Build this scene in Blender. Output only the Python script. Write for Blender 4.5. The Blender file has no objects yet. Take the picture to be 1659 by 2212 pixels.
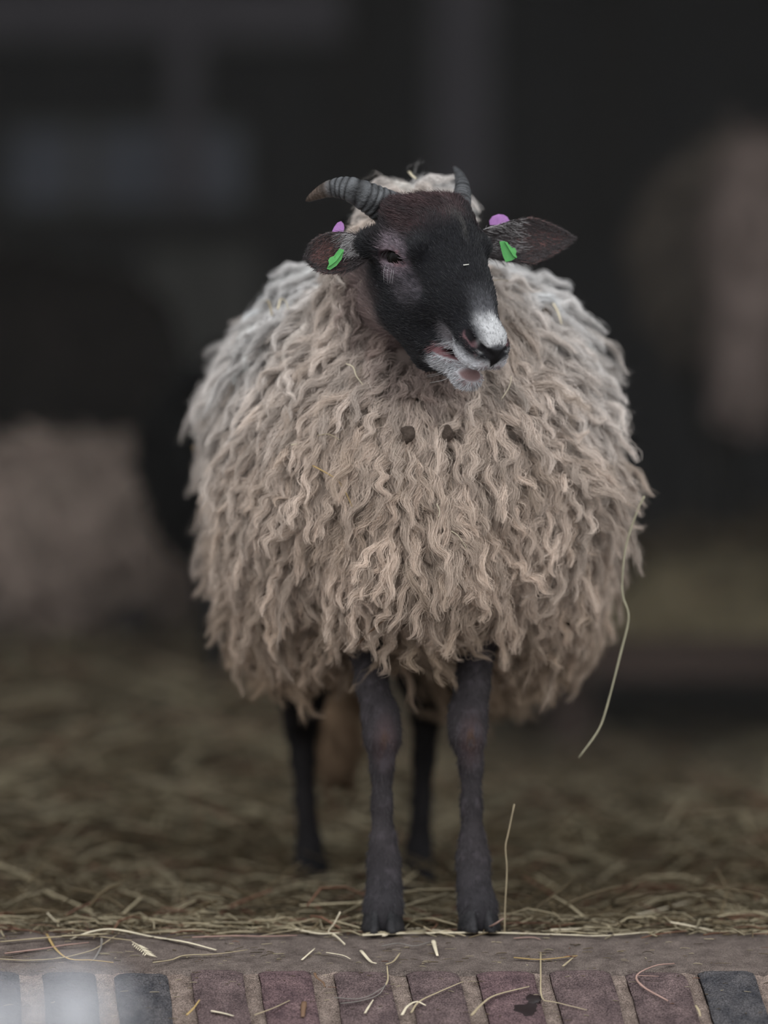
import bpy, math, random
import numpy as np
from mathutils import Vector, Matrix

# ------------------------------------------------------------------ camera
SC = bpy.context.scene
COL = SC.collection
FPX, CX, Y0, CAMH, CAMY = 9900.0, 829.5, 1157.0, 0.52, -6.0   # focal length in px of the 1659x2212 frame, eye height, distance
cam_data = bpy.data.cameras.new('camera')
cam = bpy.data.objects.new('camera', cam_data)
COL.objects.link(cam)
cam.location = (0, CAMY, CAMH)
cam.rotation_euler = (math.pi / 2, 0, 0)
cam_data.sensor_fit = 'HORIZONTAL'
cam_data.sensor_width = 36.0
cam_data.lens = FPX / 1659.0 * 36.0
cam_data.shift_y = (Y0 - 1106.0) / 1659.0
cam_data.clip_start = 0.05
cam_data.clip_end = 200
cam_data.dof.use_dof = True
cam_data.dof.focus_distance = 5.80
cam_data.dof.aperture_fstop = cam_data.lens / 112.0     # 112 mm entrance pupil
SC.camera = cam

# ------------------------------------------------------------------ world, light, exposure
w = bpy.data.worlds.new('overcast_sky')
SC.world = w
w.use_nodes = True
bg = w.node_tree.nodes['Background']
bg.inputs['Strength'].default_value = 3.1
# overcast luminance (1 + 2 sin(elevation)) / 3, as a CIE overcast sky
_n, _l = w.node_tree.nodes, w.node_tree.links
_tc = _n.new('ShaderNodeTexCoord')
_sx = _n.new('ShaderNodeSeparateXYZ')
_mr = _n.new('ShaderNodeMapRange')
_mr.inputs['From Min'].default_value = 0.0
_mr.inputs['From Max'].default_value = 1.0
_mr.inputs['To Min'].default_value = 1 / 3
_mr.inputs['To Max'].default_value = 1.0
_mx = _n.new('ShaderNodeVectorMath')
_mx.operation = 'SCALE'
_mx.inputs[0].default_value = (0.95, 0.975, 1.0)
_l.new(_tc.outputs['Generated'], _sx.inputs[0])
_l.new(_sx.outputs['Z'], _mr.inputs['Value'])
_l.new(_mr.outputs['Result'], _mx.inputs['Scale'])
_l.new(_mx.outputs['Vector'], bg.inputs['Color'])
SC.view_settings.view_transform = 'Standard'
SC.view_settings.look = 'None'
SC.view_settings.exposure = 0.0
SC.view_settings.gamma = 1.0
SC.view_settings.use_curve_mapping = False
SC.cycles.max_bounces = 5
SC.cycles.diffuse_bounces = 2
SC.cycles.volume_bounces = 0
SC.cycles.use_denoising = True

rng = np.random.default_rng(7)
random.seed(7)


def P(px, py, y):
    """world point seen at pixel (px, py) of the photograph, at depth y"""
    d = (y - CAMY) / FPX
    return np.array([(px - CX) * d, y, CAMH - (py - Y0) * d])


def nrm(v):
    v = np.asarray(v, float)
    return v / np.maximum(np.linalg.norm(v, axis=-1, keepdims=True), 1e-9)


def sstep(a, b, x):
    t = np.clip((x - a) / (b - a), 0, 1)
    return t * t * (3 - 2 * t)


# cheap smooth value noise
_perm = rng.permutation(512)
_perm = np.concatenate([_perm, _perm, _perm])
_val = rng.random(512)


def vnoise(p, s=1.0):
    p = np.asarray(p, float) * s + 137.3
    i = np.floor(p).astype(int)
    f = p - i
    f = f * f * (3 - 2 * f)
    i &= 511
    out = 0
    for dx in (0, 1):
        for dy in (0, 1):
            for dz in (0, 1):
                h = _perm[_perm[_perm[(i[..., 0] + dx) & 511] + ((i[..., 1] + dy) & 511)] + ((i[..., 2] + dz) & 511)]
                wgt = (f[..., 0] if dx else 1 - f[..., 0]) * (f[..., 1] if dy else 1 - f[..., 1]) * (f[..., 2] if dz else 1 - f[..., 2])
                out = out + wgt * _val[h]
    return out


# ------------------------------------------------------------------ materials
def new_mat(name):
    m = bpy.data.materials.new(name)
    m.use_nodes = True
    nt = m.node_tree
    return m, nt, nt.nodes['Principled BSDF'], nt.nodes['Material Output']


def noise_mat(name, c1, c2, scale=20, rough=0.85, bump=0.0, detail=4, stretch=(1, 1, 1), spec=0.3, c3=None, bump_scale=None, grain=0.0, grain_scale=700):
    m, nt, b, out = new_mat(name)
    N = nt.nodes
    tc = N.new('ShaderNodeTexCoord')
    mp = N.new('ShaderNodeMapping')
    mp.inputs['Scale'].default_value = stretch
    nz = N.new('ShaderNodeTexNoise')
    nz.inputs['Scale'].default_value = scale
    nz.inputs['Detail'].default_value = detail
    nz.inputs['Roughness'].default_value = 0.65
    cr = N.new('ShaderNodeValToRGB')
    cr.color_ramp.elements[0].color = (*c1, 1)
    cr.color_ramp.elements[1].color = (*c2, 1)
    cr.color_ramp.elements[0].position = 0.32
    cr.color_ramp.elements[1].position = 0.68
    if c3:
        e = cr.color_ramp.elements.new(0.78)
        e.color = (*c3, 1)
    L = nt.links
    L.new(tc.outputs['Object'], mp.inputs['Vector'])
    L.new(mp.outputs['Vector'], nz.inputs['Vector'])
    L.new(nz.outputs['Fac'], cr.inputs['Fac'])
    col = cr.outputs['Color']
    if grain:
        gn = N.new('ShaderNodeTexNoise')
        gn.inputs['Scale'].default_value = grain_scale
        gn.inputs['Detail'].default_value = 2
        gr = N.new('ShaderNodeMapRange')
        gr.inputs['From Min'].default_value = 0.3
        gr.inputs['From Max'].default_value = 0.7
        gr.inputs['To Min'].default_value = 1 - grain
        gr.inputs['To Max'].default_value = 1 + grain
        vm = N.new('ShaderNodeVectorMath')
        vm.operation = 'SCALE'
        L.new(tc.outputs['Object'], gn.inputs['Vector'])
        L.new(gn.outputs['Fac'], gr.inputs['Value'])
        L.new(col, vm.inputs[0])
        L.new(gr.outputs['Result'], vm.inputs['Scale'])
        col = vm.outputs['Vector']
    L.new(col, b.inputs['Base Color'])
    b.inputs['Roughness'].default_value = rough
    b.inputs['Specular IOR Level'].default_value = spec
    if bump:
        bp = N.new('ShaderNodeBump')
        bp.inputs['Strength'].default_value = bump
        bp.inputs['Distance'].default_value = 0.004
        n2 = N.new('ShaderNodeTexNoise')
        n2.inputs['Scale'].default_value = bump_scale or scale * 4
        n2.inputs['Detail'].default_value = 5
        L.new(mp.outputs['Vector'], n2.inputs['Vector'])
        L.new(n2.outputs['Fac'], bp.inputs['Height'])
        L.new(bp.outputs['Normal'], b.inputs['Normal'])
    return m


def attr_mat(name, attr, rough=0.8, spec=0.3, translucent=0.0, bump=0.0, bump_scale=300):
    m, nt, b, out = new_mat(name)
    N, L = nt.nodes, nt.links
    a = N.new('ShaderNodeAttribute')
    a.attribute_name = attr
    L.new(a.outputs['Color'], b.inputs['Base Color'])
    b.inputs['Roughness'].default_value = rough
    b.inputs['Specular IOR Level'].default_value = spec
    if bump:
        bp = N.new('ShaderNodeBump')
        bp.inputs['Strength'].default_value = bump
        bp.inputs['Distance'].default_value = 0.002
        nz = N.new('ShaderNodeTexNoise')
        nz.inputs['Scale'].default_value = bump_scale
        tc = N.new('ShaderNodeTexCoord')
        L.new(tc.outputs['Object'], nz.inputs['Vector'])
        L.new(nz.outputs['Fac'], bp.inputs['Height'])
        L.new(bp.outputs['Normal'], b.inputs['Normal'])
    if translucent:
        t = N.new('ShaderNodeBsdfTranslucent')
        L.new(a.outputs['Color'], t.inputs['Color'])
        mx = N.new('ShaderNodeMixShader')
        mx.inputs['Fac'].default_value = translucent
        L.new(b.outputs['BSDF'], mx.inputs[1])
        L.new(t.outputs['BSDF'], mx.inputs[2])
        L.new(mx.outputs['Shader'], out.inputs['Surface'])
    return m


def flat_mat(name, c, rough=0.6, spec=0.4):
    m, nt, b, out = new_mat(name)
    b.inputs['Base Color'].default_value = (*c, 1)
    b.inputs['Roughness'].default_value = rough
    b.inputs['Specular IOR Level'].default_value = spec
    return m


M_WOOL = attr_mat('wool', 'tint', rough=0.95, spec=0.05, translucent=0.06)
M_WOOLBASE = attr_mat('wool_base', 'tint', rough=1.0, spec=0.0, bump=0.6, bump_scale=120)
M_SKIN = attr_mat('hide', 'tint', rough=0.8, spec=0.12, bump=0.35, bump_scale=500)
M_FUR = attr_mat('short_fur', 'tint', rough=0.45, spec=0.28)
M_STRAW = attr_mat('straw', 'tint', rough=0.6, spec=0.35, translucent=0.12)
M_HORN = attr_mat('horn', 'tint', rough=0.55, spec=0.3, bump=0.9, bump_scale=260)
M_HOOF = noise_mat('hoof_horn', (0.010, 0.010, 0.011), (0.032, 0.030, 0.032), scale=60, rough=0.6, bump=0.4, spec=0.2)
M_EYE = flat_mat('dark_eye', (0.006, 0.005, 0.004), rough=0.15, spec=0.10)
M_PURPLE = noise_mat('lilac_plastic', (0.36, 0.16, 0.42), (0.46, 0.22, 0.52), scale=150, rough=0.5)
M_GREEN = noise_mat('green_plastic', (0.07, 0.32, 0.08), (0.12, 0.42, 0.12), scale=60, rough=0.45)


# ------------------------------------------------------------------ mesh / curve helpers
def tag(o, label=None, cat=None, group=None, kind=None):
    if label: o['label'] = label
    if cat: o['category'] = cat
    if group: o['group'] = group
    if kind: o['kind'] = kind
    return o


def mk_mesh(name, V, F, mat, parent=None, origin=(0, 0, 0), smooth=True, tint=None, mats=None, mat_idx=None):
    me = bpy.data.meshes.new(name)
    V = np.asarray(V, float) - np.asarray(origin, float)
    if isinstance(F, np.ndarray):
        nf, k = F.shape
        me.vertices.add(len(V))
        me.vertices.foreach_set('co', V.astype(np.float32).ravel())
        me.loops.add(nf * k)
        me.loops.foreach_set('vertex_index', F.astype(np.int32).ravel())
        me.polygons.add(nf)
        me.polygons.foreach_set('loop_start', np.arange(0, nf * k, k, dtype=np.int32))
        me.polygons.foreach_set('loop_total', np.full(nf, k, dtype=np.int32))
        me.update(calc_edges=True)
        me.validate()
    else:
        me.from_pydata([tuple(v) for v in V], [], F)
    if smooth:
        me.polygons.foreach_set('use_smooth', np.ones(len(me.polygons), dtype=bool))
    for m in (mats or [mat]):
        me.materials.append(m)
    if mat_idx is not None:
        me.polygons.foreach_set('material_index', np.asarray(mat_idx, dtype=np.int32))
    if tint is not None:
        a = me.attributes.new('tint', 'FLOAT_COLOR', 'POINT')
        t = np.ones((len(V), 4), np.float32)
        t[:, :3] = tint
        a.data.foreach_set('color', t.ravel())
    me.update()
    o = bpy.data.objects.new(name, me)
    COL.objects.link(o)
    if parent is not None:
        o.parent = parent
    else:
        o.location = origin
    return o


def mk_hair(name, pts, radius, tint, mat, parent=None, origin=(0, 0, 0)):
    """pts (N, n, 3); radius (n,) or (N, n); tint (N, 3)"""
    N, n, _ = pts.shape
    h = bpy.data.hair_curves.new(name)
    h.add_curves([n] * N)
    h.attributes['position'].data.foreach_set('vector', (pts - np.asarray(origin)).astype(np.float32).ravel())
    a = h.attributes.get('radius') or h.attributes.new('radius', 'FLOAT', 'POINT')
    a.data.foreach_set('value', np.broadcast_to(radius, (N, n)).astype(np.float32).ravel())
    c = h.attributes.new('tint', 'FLOAT_COLOR', 'CURVE')
    t = np.ones((N, 4), np.float32)
    t[:, :3] = tint
    c.data.foreach_set('color', t.ravel())
    h.materials.append(mat)
    o = bpy.data.objects.new(name, h)
    COL.objects.link(o)
    if parent is not None:
        o.parent = parent
    return o


def box_vf(c, h, rot=None):
    c, h = np.asarray(c, float), np.asarray(h, float)
    v = np.array([[x, y, z] for x in (-1, 1) for y in (-1, 1) for z in (-1, 1)], float) * h
    if rot is not None:
        v = v @ np.asarray(rot).T
    f = [(0, 1, 3, 2), (4, 6, 7, 5), (0, 4, 5, 1), (2, 3, 7, 6), (0, 2, 6, 4), (1, 5, 7, 3)]
    return v + c, f


def add_box(name, c, h, mat, parent=None, rot=None, origin=(0, 0, 0), bevel=0.0):
    v, f = box_vf(c, h, rot)
    o = mk_mesh(name, v, f, mat, parent, origin, smooth=False)
    if bevel:
        b = o.modifiers.new('bevel', 'BEVEL')
        b.width = bevel
        b.segments = 2
    return o


def tube_vf(pts, rad, n=6, caps=True, flat=1.0, up=(0, 0, 1)):
    pts = np.asarray(pts, float)
    rad = np.broadcast_to(np.asarray(rad, float), (len(pts),))
    T = np.gradient(pts, axis=0)
    T = nrm(T)
    up = np.asarray(up, float)
    V, F = [], []
    ref = up if abs(T[0] @ up) < 0.9 else np.array([1.0, 0, 0])
    b1 = nrm(np.cross(T[0], ref))
    for i in range(len(pts)):
        b1 = nrm(b1 - T[i] * (b1 @ T[i]))
        b2 = np.cross(T[i], b1)
        for j in range(n):
            a = 2 * math.pi * j / n
            V.append(pts[i] + rad[i] * (math.cos(a) * b1 + flat * math.sin(a) * b2))
    for i in range(len(pts) - 1):
        for j in range(n):
            F.append((i * n + j, i * n + (j + 1) % n, (i + 1) * n + (j + 1) % n, (i + 1) * n + j))
    if caps:
        F.append(tuple(range(n))[::-1])
        F.append(tuple(range((len(pts) - 1) * n, len(pts) * n)))
    return np.array(V), F


def spline(pts, n):
    """Catmull-Rom through pts, n samples"""
    p = np.asarray(pts, float)
    p = np.vstack([2 * p[0] - p[1], p, 2 * p[-1] - p[-2]])
    m = len(p) - 3
    u = np.linspace(0, m - 1e-6, n)
    i = np.floor(u).astype(int)
    t = (u - i)[:, None]
    a, b, c, d = p[i], p[i + 1], p[i + 2], p[i + 3]
    return 0.5 * (2 * b + (c - a) * t + (2 * a - 5 * b + 4 * c - d) * t ** 2 + (3 * b - a - 3 * c + d) * t ** 3)


# ------------------------------------------------------------------ implicit surfaces (smooth unions of limbs) -> one continuous mesh
class Cap:
    def __init__(s, a, b, ra, rb, k=0.02, sub=False):
        s.a, s.b = np.asarray(a, float), np.asarray(b, float)
        s.ra, s.rb, s.k, s.sub = ra, rb, k, sub

    def d(s, p):
        ab = s.b - s.a
        t = np.clip(((p - s.a) @ ab) / max(ab @ ab, 1e-12), 0, 1)
        q = p - s.a - t[..., None] * ab
        return np.sqrt((q * q).sum(-1)) - (s.ra + (s.rb - s.ra) * t)


class Ell:
    def __init__(s, c, r, R=None, k=0.02, sub=False):
        s.c, s.r, s.k, s.sub = np.asarray(c, float), np.asarray(r, float), k, sub
        s.R = np.eye(3) if R is None else np.asarray(R, float)      # rows are the axes

    def d(s, p):
        q = (p - s.c) @ s.R.T
        k0 = np.sqrt(((q / s.r) ** 2).sum(-1))
        k1 = np.sqrt(((q / (s.r * s.r)) ** 2).sum(-1))
        return k0 * (k0 - 1) / np.maximum(k1, 1e-6)


def sdf(prims, p, centre=None, rad=None):
    d = np.full(p.shape[:-1], 1e3)
    for q in prims:
        if centre is not None:
            if q.d(centre[None])[0] > 1.7 * rad + q.k + 0.015:
                continue
        e = q.d(p)
        if q.sub:
            e = -e
            h = np.clip(0.5 - 0.5 * (d - e) / q.k, 0, 1)
            d = d + (e - d) * h + q.k * h * (1 - h)
        else:
            h = np.clip(0.5 + 0.5 * (e - d) / q.k, 0, 1)
            d = e + (d - e) * h - q.k * h * (1 - h)
    return d


def polygonize(prims, xs, ys, zs, B=16):
    nx, ny, nz = len(xs), len(ys), len(zs)
    ids, verts, quads = [], [], []
    key = lambda i, j, k: (i.astype(np.int64) * ny + j) * nz + k
    blocks, cent, rads = [], [], []
    for i0 in range(0, nx - 1, B):
        for j0 in range(0, ny - 1, B):
            for k0 in range(0, nz - 1, B):
                i1, j1, k1 = min(i0 + B, nx - 1), min(j0 + B, ny - 1), min(k0 + B, nz - 1)
                lo = np.array([xs[i0], ys[j0], zs[k0]])
                hi = np.array([xs[i1], ys[j1], zs[k1]])
                blocks.append((i0, i1, j0, j1, k0, k1))
                cent.append((lo + hi) / 2)
                rads.append(np.linalg.norm(hi - lo) / 2)
    cent, rads = np.array(cent), np.array(rads)
    dc = sdf(prims, cent)
    sel = np.where(np.abs(dc) < 1.5 * rads + 0.03)[0]
    corner = [(a, b, c) for a in (0, 1) for b in (0, 1) for c in (0, 1)]
    edges = [(m, n) for m in range(8) for n in range(m + 1, 8) if sum(abs(np.array(corner[m]) - np.array(corner[n]))) == 1]
    for s in sel:
        i0, i1, j0, j1, k0, k1 = blocks[s]
        gx, gy, gz = xs[i0:i1 + 1], ys[j0:j1 + 1], zs[k0:k1 + 1]
        G = np.stack(np.meshgrid(gx, gy, gz, indexing='ij'), -1)
        D = sdf(prims, G.reshape(-1, 3), cent[s], rads[s]).reshape(G.shape[:3])
        ins = D < 0
        if ins.all() or not ins.any():
            continue
        a, b, c = D.shape
        cnt = sum(ins[x:a - 1 + x, y:b - 1 + y, z:c - 1 + z].astype(np.int8) for x, y, z in corner)
        ci, cj, ck = np.where((cnt > 0) & (cnt < 8))
        if len(ci):
            cd = np.stack([D[ci + x, cj + y, ck + z] for x, y, z in corner], 1)
            cp = np.stack([G[ci + x, cj + y, ck + z] for x, y, z in corner], 1)
            acc = np.zeros((len(ci), 3))
            n = np.zeros(len(ci))
            for m, q in edges:
                cr = (cd[:, m] < 0) != (cd[:, q] < 0)
                t = np.where(cr, cd[:, m] / np.where(cr, cd[:, m] - cd[:, q], 1), 0)
                acc += cr[:, None] * (cp[:, m] + t[:, None] * (cp[:, q] - cp[:, m]))
                n += cr
            ids.append(key(ci + i0, cj + j0, ck + k0))
            verts.append(acc / n[:, None])
        for ax in range(3):
            A = [slice(0, a - 1), slice(0, b - 1), slice(0, c - 1)]
            Bs = list(A)
            Bs[ax] = slice(1, [a, b, c][ax])
            p, q = ins[tuple(A)], ins[tuple(Bs)]
            ei, ej, ek = np.where(p != q)
            if not len(ei):
                continue
            fl = p[ei, ej, ek]
            g = [ei + i0, ej + j0, ek + k0]
            o1, o2 = (ax + 1) % 3, (ax + 2) % 3

            def cell(d1, d2):
                h = [x.copy() for x in g]
                h[o1] += d1
                h[o2] += d2
                return key(*h)
            Q = np.stack([cell(-1, -1), cell(0, -1), cell(0, 0), cell(-1, 0)], 1)
            Q[~fl] = Q[~fl][:, ::-1]
            quads.append(Q)
    ids, verts, quads = np.concatenate(ids), np.concatenate(verts), np.concatenate(quads)
    o = np.argsort(ids)
    ids, verts = ids[o], verts[o]
    loc = np.clip(np.searchsorted(ids, quads), 0, len(ids) - 1)
    ok = (ids[loc] == quads).all(1)
    return verts, loc[ok]


def vgrad(prims, V, e=0.0015):
    g = np.zeros_like(V)
    for a in range(3):
        o = np.zeros(3)
        o[a] = e
        g[:, a] = sdf(prims, V + o) - sdf(prims, V - o)
    return nrm(g)


def mesh_normals(V, Q):
    n = np.cross(V[Q[:, 2]] - V[Q[:, 0]], V[Q[:, 3]] - V[Q[:, 1]])
    N = np.zeros_like(V)
    for k in range(4):
        np.add.at(N, Q[:, k], n)
    return nrm(N)


def sample(V, Q, n, weight=None):
    """n random points on a quad mesh; returns positions and smooth normals"""
    N = mesh_normals(V, Q)
    ar = np.linalg.norm(np.cross(V[Q[:, 2]] - V[Q[:, 0]], V[Q[:, 3]] - V[Q[:, 1]]), axis=1)
    if weight is not None:
        ar = ar * weight
    f = rng.choice(len(Q), n, p=ar / ar.sum())
    a, b = rng.random(n)[:, None], rng.random(n)[:, None]
    q = Q[f]

    def bil(X):
        return (X[q[:, 0]] * (1 - a) + X[q[:, 1]] * a) * (1 - b) + (X[q[:, 3]] * (1 - a) + X[q[:, 2]] * a) * b
    return bil(V), nrm(bil(N))


def grid_axis(lo, hi, fine_lo, fine_hi, fine, coarse):
    out, x = [], lo
    while x < hi:
        out.append(x)
        x += fine if fine_lo <= x < fine_hi else coarse
    out.append(hi)
    return np.array(out)


# ------------------------------------------------------------------ sheep
class Head:
    """head frame: f along the nose, s to the sheep's own left, u out of the forehead"""
    def __init__(h, O, F, S0, scale=1.0):
        h.O = np.asarray(O, float)
        h.F = nrm(F)
        S0 = np.asarray(S0, float)
        h.S = nrm(S0 - h.F * (S0 @ h.F))
        h.U = np.cross(h.F, h.S)
        h.R = np.stack([h.F, h.S, h.U])
        h.sc = scale

    def w(h, f, s, u):
        return h.O + h.sc * (f * h.F + s * h.S + u * h.U)

    def loc(h, p):
        return ((p - h.O) @ h.R.T) / h.sc

    def axes(h, a, b):
        """rows: a (mix of f,s,u), b made perpendicular, their cross product"""
        a = nrm(np.asarray(a, float) @ h.R)
        b = np.asarray(b, float) @ h.R
        b = nrm(b - a * (a @ b))
        return np.stack([a, b, np.cross(a, b)])


def eye_frame(h, sg):
    n = np.array([0.16, sg * 0.94, 0.26])
    t = np.array([0.76, -sg * 0.24, 0.56])
    return n / np.linalg.norm(n), t


EYE = np.array([-0.0095, 0.0450, -0.0165])     # centre of the orbit, sheep's left


def eye_c(sg, en, out):
    return EYE * np.array([1, sg, 1]) + en * out


def gapline(f):
    return -0.0515 + 0.26 * (f - 0.142)


def head_prims(h):
    w = h.w
    k = h.sc

    def cap(a, b, ra, rb, kk=0.02, sub=False):
        return Cap(w(*a), w(*b), ra * k, rb * k, kk, sub)

    def ell(c, r, kk=0.02, sub=False, R=None):
        return Ell(w(*c), np.array(r) * k, h.R if R is None else R, kk, sub)
    p = [
        ell((-0.022, 0, -0.002), (0.056, 0.057, 0.054), 0.03),                # cranium
        ell((-0.034, 0, 0.004), (0.026, 0.050, 0.036), 0.03),                 # poll
        cap((0.00, 0, 0.012), (0.135, 0, -0.012), 0.038, 0.0250, 0.03),       # bridge of the nose
        ell((0.040, 0, -0.014), (0.075, 0.046, 0.045), 0.03),                 # upper jaw
        ell((0.141, 0, -0.019), (0.032, 0.0305, 0.024), 0.02),                # muzzle
        ell((0.148, 0, -0.006), (0.024, 0.021, 0.016), 0.015),                # nose
        cap((-0.010, 0, -0.068), (0.085, 0, -0.068), 0.046, 0.030, 0.03),     # lower jaw
        cap((-0.010, 0, -0.092), (0.072, 0, -0.108), 0.040, 0.024, 0.03),     # throat
    ]
    for sg in (-1, 1):
        n, t = eye_frame(h, sg)
        p += [
            ell((0.010, sg * 0.034, -0.045), (0.060, 0.028, 0.052), 0.025),   # cheek
            cap((0.020, sg * 0.032, -0.084), (0.105, sg * 0.012, -0.074), 0.024, 0.019, 0.02),
            ell((-0.006, sg * 0.046, -0.010), (0.036, 0.0225, 0.028), 0.018), # orbit
            cap((-0.034, sg * 0.050, -0.004), (0.012, sg * 0.050, 0.022), 0.011, 0.010, 0.016),  # brow
            cap((-0.046, sg * 0.030, 0.014), (-0.058, sg * 0.042, 0.014), 0.024, 0.018, 0.02),   # horn boss
            cap((-0.036, sg * 0.050, -0.022), (-0.044, sg * 0.072, -0.026), 0.024, 0.017, 0.015),# ear root
            ell((0.147, sg * 0.019, -0.012), (0.017, 0.0115, 0.012), 0.010),  # wing of the nostril
            ell((0.150, sg * 0.0145, -0.030), (0.026, 0.0170, 0.0105), 0.012, False, h.axes((1, 0, 0.22), (0, 1, 0))), # upper lip
        ]
    # lower lip and chin
    p += [cap((0.085, 0, -0.084), (0.142, 0, -0.0755), 0.022, 0.0145, 0.012),
          ell((0.151, 0, -0.0725), (0.0150, 0.0200, 0.0115), 0.010)]
    for sg in (-1, 1):
        n, t = eye_frame(h, sg)
        p.append(Ell(w(*eye_c(sg, n, 0.0215)), np.array([0.0190, 0.0080, 0.011]) * k, _eye_axes(h, n, t), 0.004, True))
        p.append(cap((0.022, sg * 0.060, -0.004), (0.050, sg * 0.052, -0.012), 0.006, 0.003, 0.016, True))   # groove below the inner corner
        for (a_, b_), (ra, rb) in zip(nostril(sg), ((0.0030, 0.0048), (0.0048, 0.0036), (0.0036, 0.0022))):
            p.append(cap(a_, b_, ra, rb, 0.004, True))
    p.append(cap((0.178, 0, -0.020), (0.176, 0, -0.042), 0.0022, 0.0022, 0.004, True))                        # split of the lip
    p.append(ell((0.146, 0, -0.0500), (0.046, 0.040, 0.0062), 0.004, True, h.axes((1, 0, 0.26), (0, 1, 0))))  # open mouth
    return p


def _eye_axes(h, n, t):
    a = nrm(np.asarray(t) @ h.R)
    c = np.asarray(n) @ h.R
    c = nrm(c - a * (a @ c))
    return np.stack([a, np.cross(c, a), c])


def head_tint(h, V, skin=True):
    """albedo of the face, from where on the head a point is"""
    L = h.loc(V)
    f, s, u = L[:, 0], L[:, 1], L[:, 2]
    a = np.abs(s)
    n1 = vnoise(V, 60)
    n2 = vnoise(V, 180)
    c = np.empty_like(V)
    c[:] = (0.0105, 0.0105, 0.0125)
    def mix(col, m):
        nonlocal c
        m = np.clip(m, 0, 1)[:, None]
        c = c * (1 - m) + np.array(col) * m
    # reddish crown and forehead
    mix((0.050, 0.027, 0.028), sstep(0.010, -0.04, f) * sstep(-0.02, 0.02, u) * (0.05 + 1.25 * n1))
    mix((0.075, 0.070, 0.066), sstep(0.035, 0.005, f) * sstep(-0.03, 0.0, f) * sstep(0.010, 0.002, np.abs(s - 0.004 + 0.02 * (n1 - 0.5))) * 0.6)
    # greyish lilac about the eye and down the cheek
    for sg in (-1, 1):
        n, t = eye_frame(h, sg)
        ec = eye_c(sg, n, 0.02)
        q = L - ec
        d = np.sqrt((q ** 2).sum(1))
        up_ = q @ np.cross(n, t / np.linalg.norm(t))
        along = q @ (t / np.linalg.norm(t))
        mix((0.25, 0.20, 0.23), sstep(0.038, 0.018, d) * (0.2 + 0.9 * n2) * np.maximum(sstep(0.003, 0.009, np.abs(up_)), sstep(0.010, 0.018, along)) * sstep(-0.024, -0.008, along))
        mix((0.20, 0.105, 0.115), sstep(0.0235, 0.019, d) * sstep(0.0115, 0.0085, np.abs(up_)) * (0.10 + 0.65 * sstep(0.004, 0.014, along)))
        dc = np.sqrt(((L - np.array([0.034, sg * 0.050, -0.026])) ** 2).sum(1))
        mix((0.105, 0.092, 0.105), sstep(0.034, 0.006, dc) * 0.75 * n2 * 1.6)
    # brownish lilac throat
    mix((0.060, 0.042, 0.042), sstep(0.03, -0.03, f) * sstep(-0.055, -0.09, u) * 0.8)
    # white on the nose
    top = sstep(-0.026, -0.012, u + 0.004 * (n1 - 0.5)) * sstep(0.112, 0.138, f + 0.012 * (n2 - 0.5)) * sstep(0.025, 0.011, a - 0.10 * (f - 0.14) + 0.006 * (n1 - 0.5))
    top = top * sstep(0.169, 0.165, f)
    mix((0.46, 0.46, 0.465), top)
    mix((0.11, 0.11, 0.12), sstep(0.075, 0.12, f) * sstep(-0.01, 0.01, u) * sstep(0.026, 0.008, a) * (1 - top) * 0.7)
    # pale lips and chin
    lip = sstep(0.100, 0.118, f) * sstep(-0.014, -0.030, u - 0.25 * (f - 0.15) + 0.006 * (n1 - 0.5))
    mix((0.50, 0.50, 0.52), lip * sstep(-0.095, -0.080, u))
    mix((0.15, 0.14, 0.15), sstep(0.085, 0.105, f) * sstep(-0.052, -0.040, u) * sstep(-0.020, -0.030, u) * sstep(0.130, 0.115, f))
    # bare skin: about the nostril, mouth
    for sg in (-1, 1):
        for q0, q1 in (((0.138, sg * 0.0285, -0.003), (0.160, sg * 0.021, -0.013)), ((0.162, sg * 0.018, -0.014), (0.172, sg * 0.011, -0.026))):
            mix((0.16, 0.085, 0.092), sstep(0.0080, 0.0045, seg_d(L, q0, q1)) * 0.6)
        for q0, q1 in nostril(sg):
            mix((0.010, 0.009, 0.010), sstep(0.0056, 0.0042, seg_d(L, q0, q1)))
    pad = sstep(0.1645, 0.1665, f) * sstep(0.0140, 0.0115, a + np.clip(-0.006 - u, 0, 1) * 0.60) * sstep(0.004, 0.001, u)
    mix((0.012, 0.011, 0.012), pad * sstep(-0.036, -0.030, u))
    g = u - gapline(f)
    m = sstep(0.098, 0.106, f)
    mix((0.20, 0.10, 0.108), m * sstep(0.0080, 0.0060, np.abs(g)))
    mix((0.05, 0.03, 0.035), m * sstep(0.0065, 0.0050, np.abs(g - 0.001)) * sstep(0.018, 0.012, a))
    mix((0.21, 0.105, 0.098), sstep(0.140, 0.150, f) * sstep(-0.056, -0.060, u) * sstep(-0.068, -0.0635, u) * sstep(0.020, 0.014, a) * 0.85)
    return c


def seg_d(L, q0, q1):
    q0, q1 = np.array(q0), np.array(q1)
    t = np.clip(((L - q0) @ (q1 - q0)) / ((q1 - q0) @ (q1 - q0)), 0, 1)
    return np.sqrt(((L - q0 - t[:, None] * (q1 - q0)) ** 2).sum(1))


def nostril(sg):
    q = [np.array(x) * np.array([1, sg, 1]) for x in ((0.136, 0.0290, 0.0005), (0.154, 0.0255, -0.0015), (0.1680, 0.0155, -0.0025), (0.1735, 0.0070, -0.0060))]
    return ((q[0], q[1]), (q[1], q[2]), (q[2], q[3]))


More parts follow.
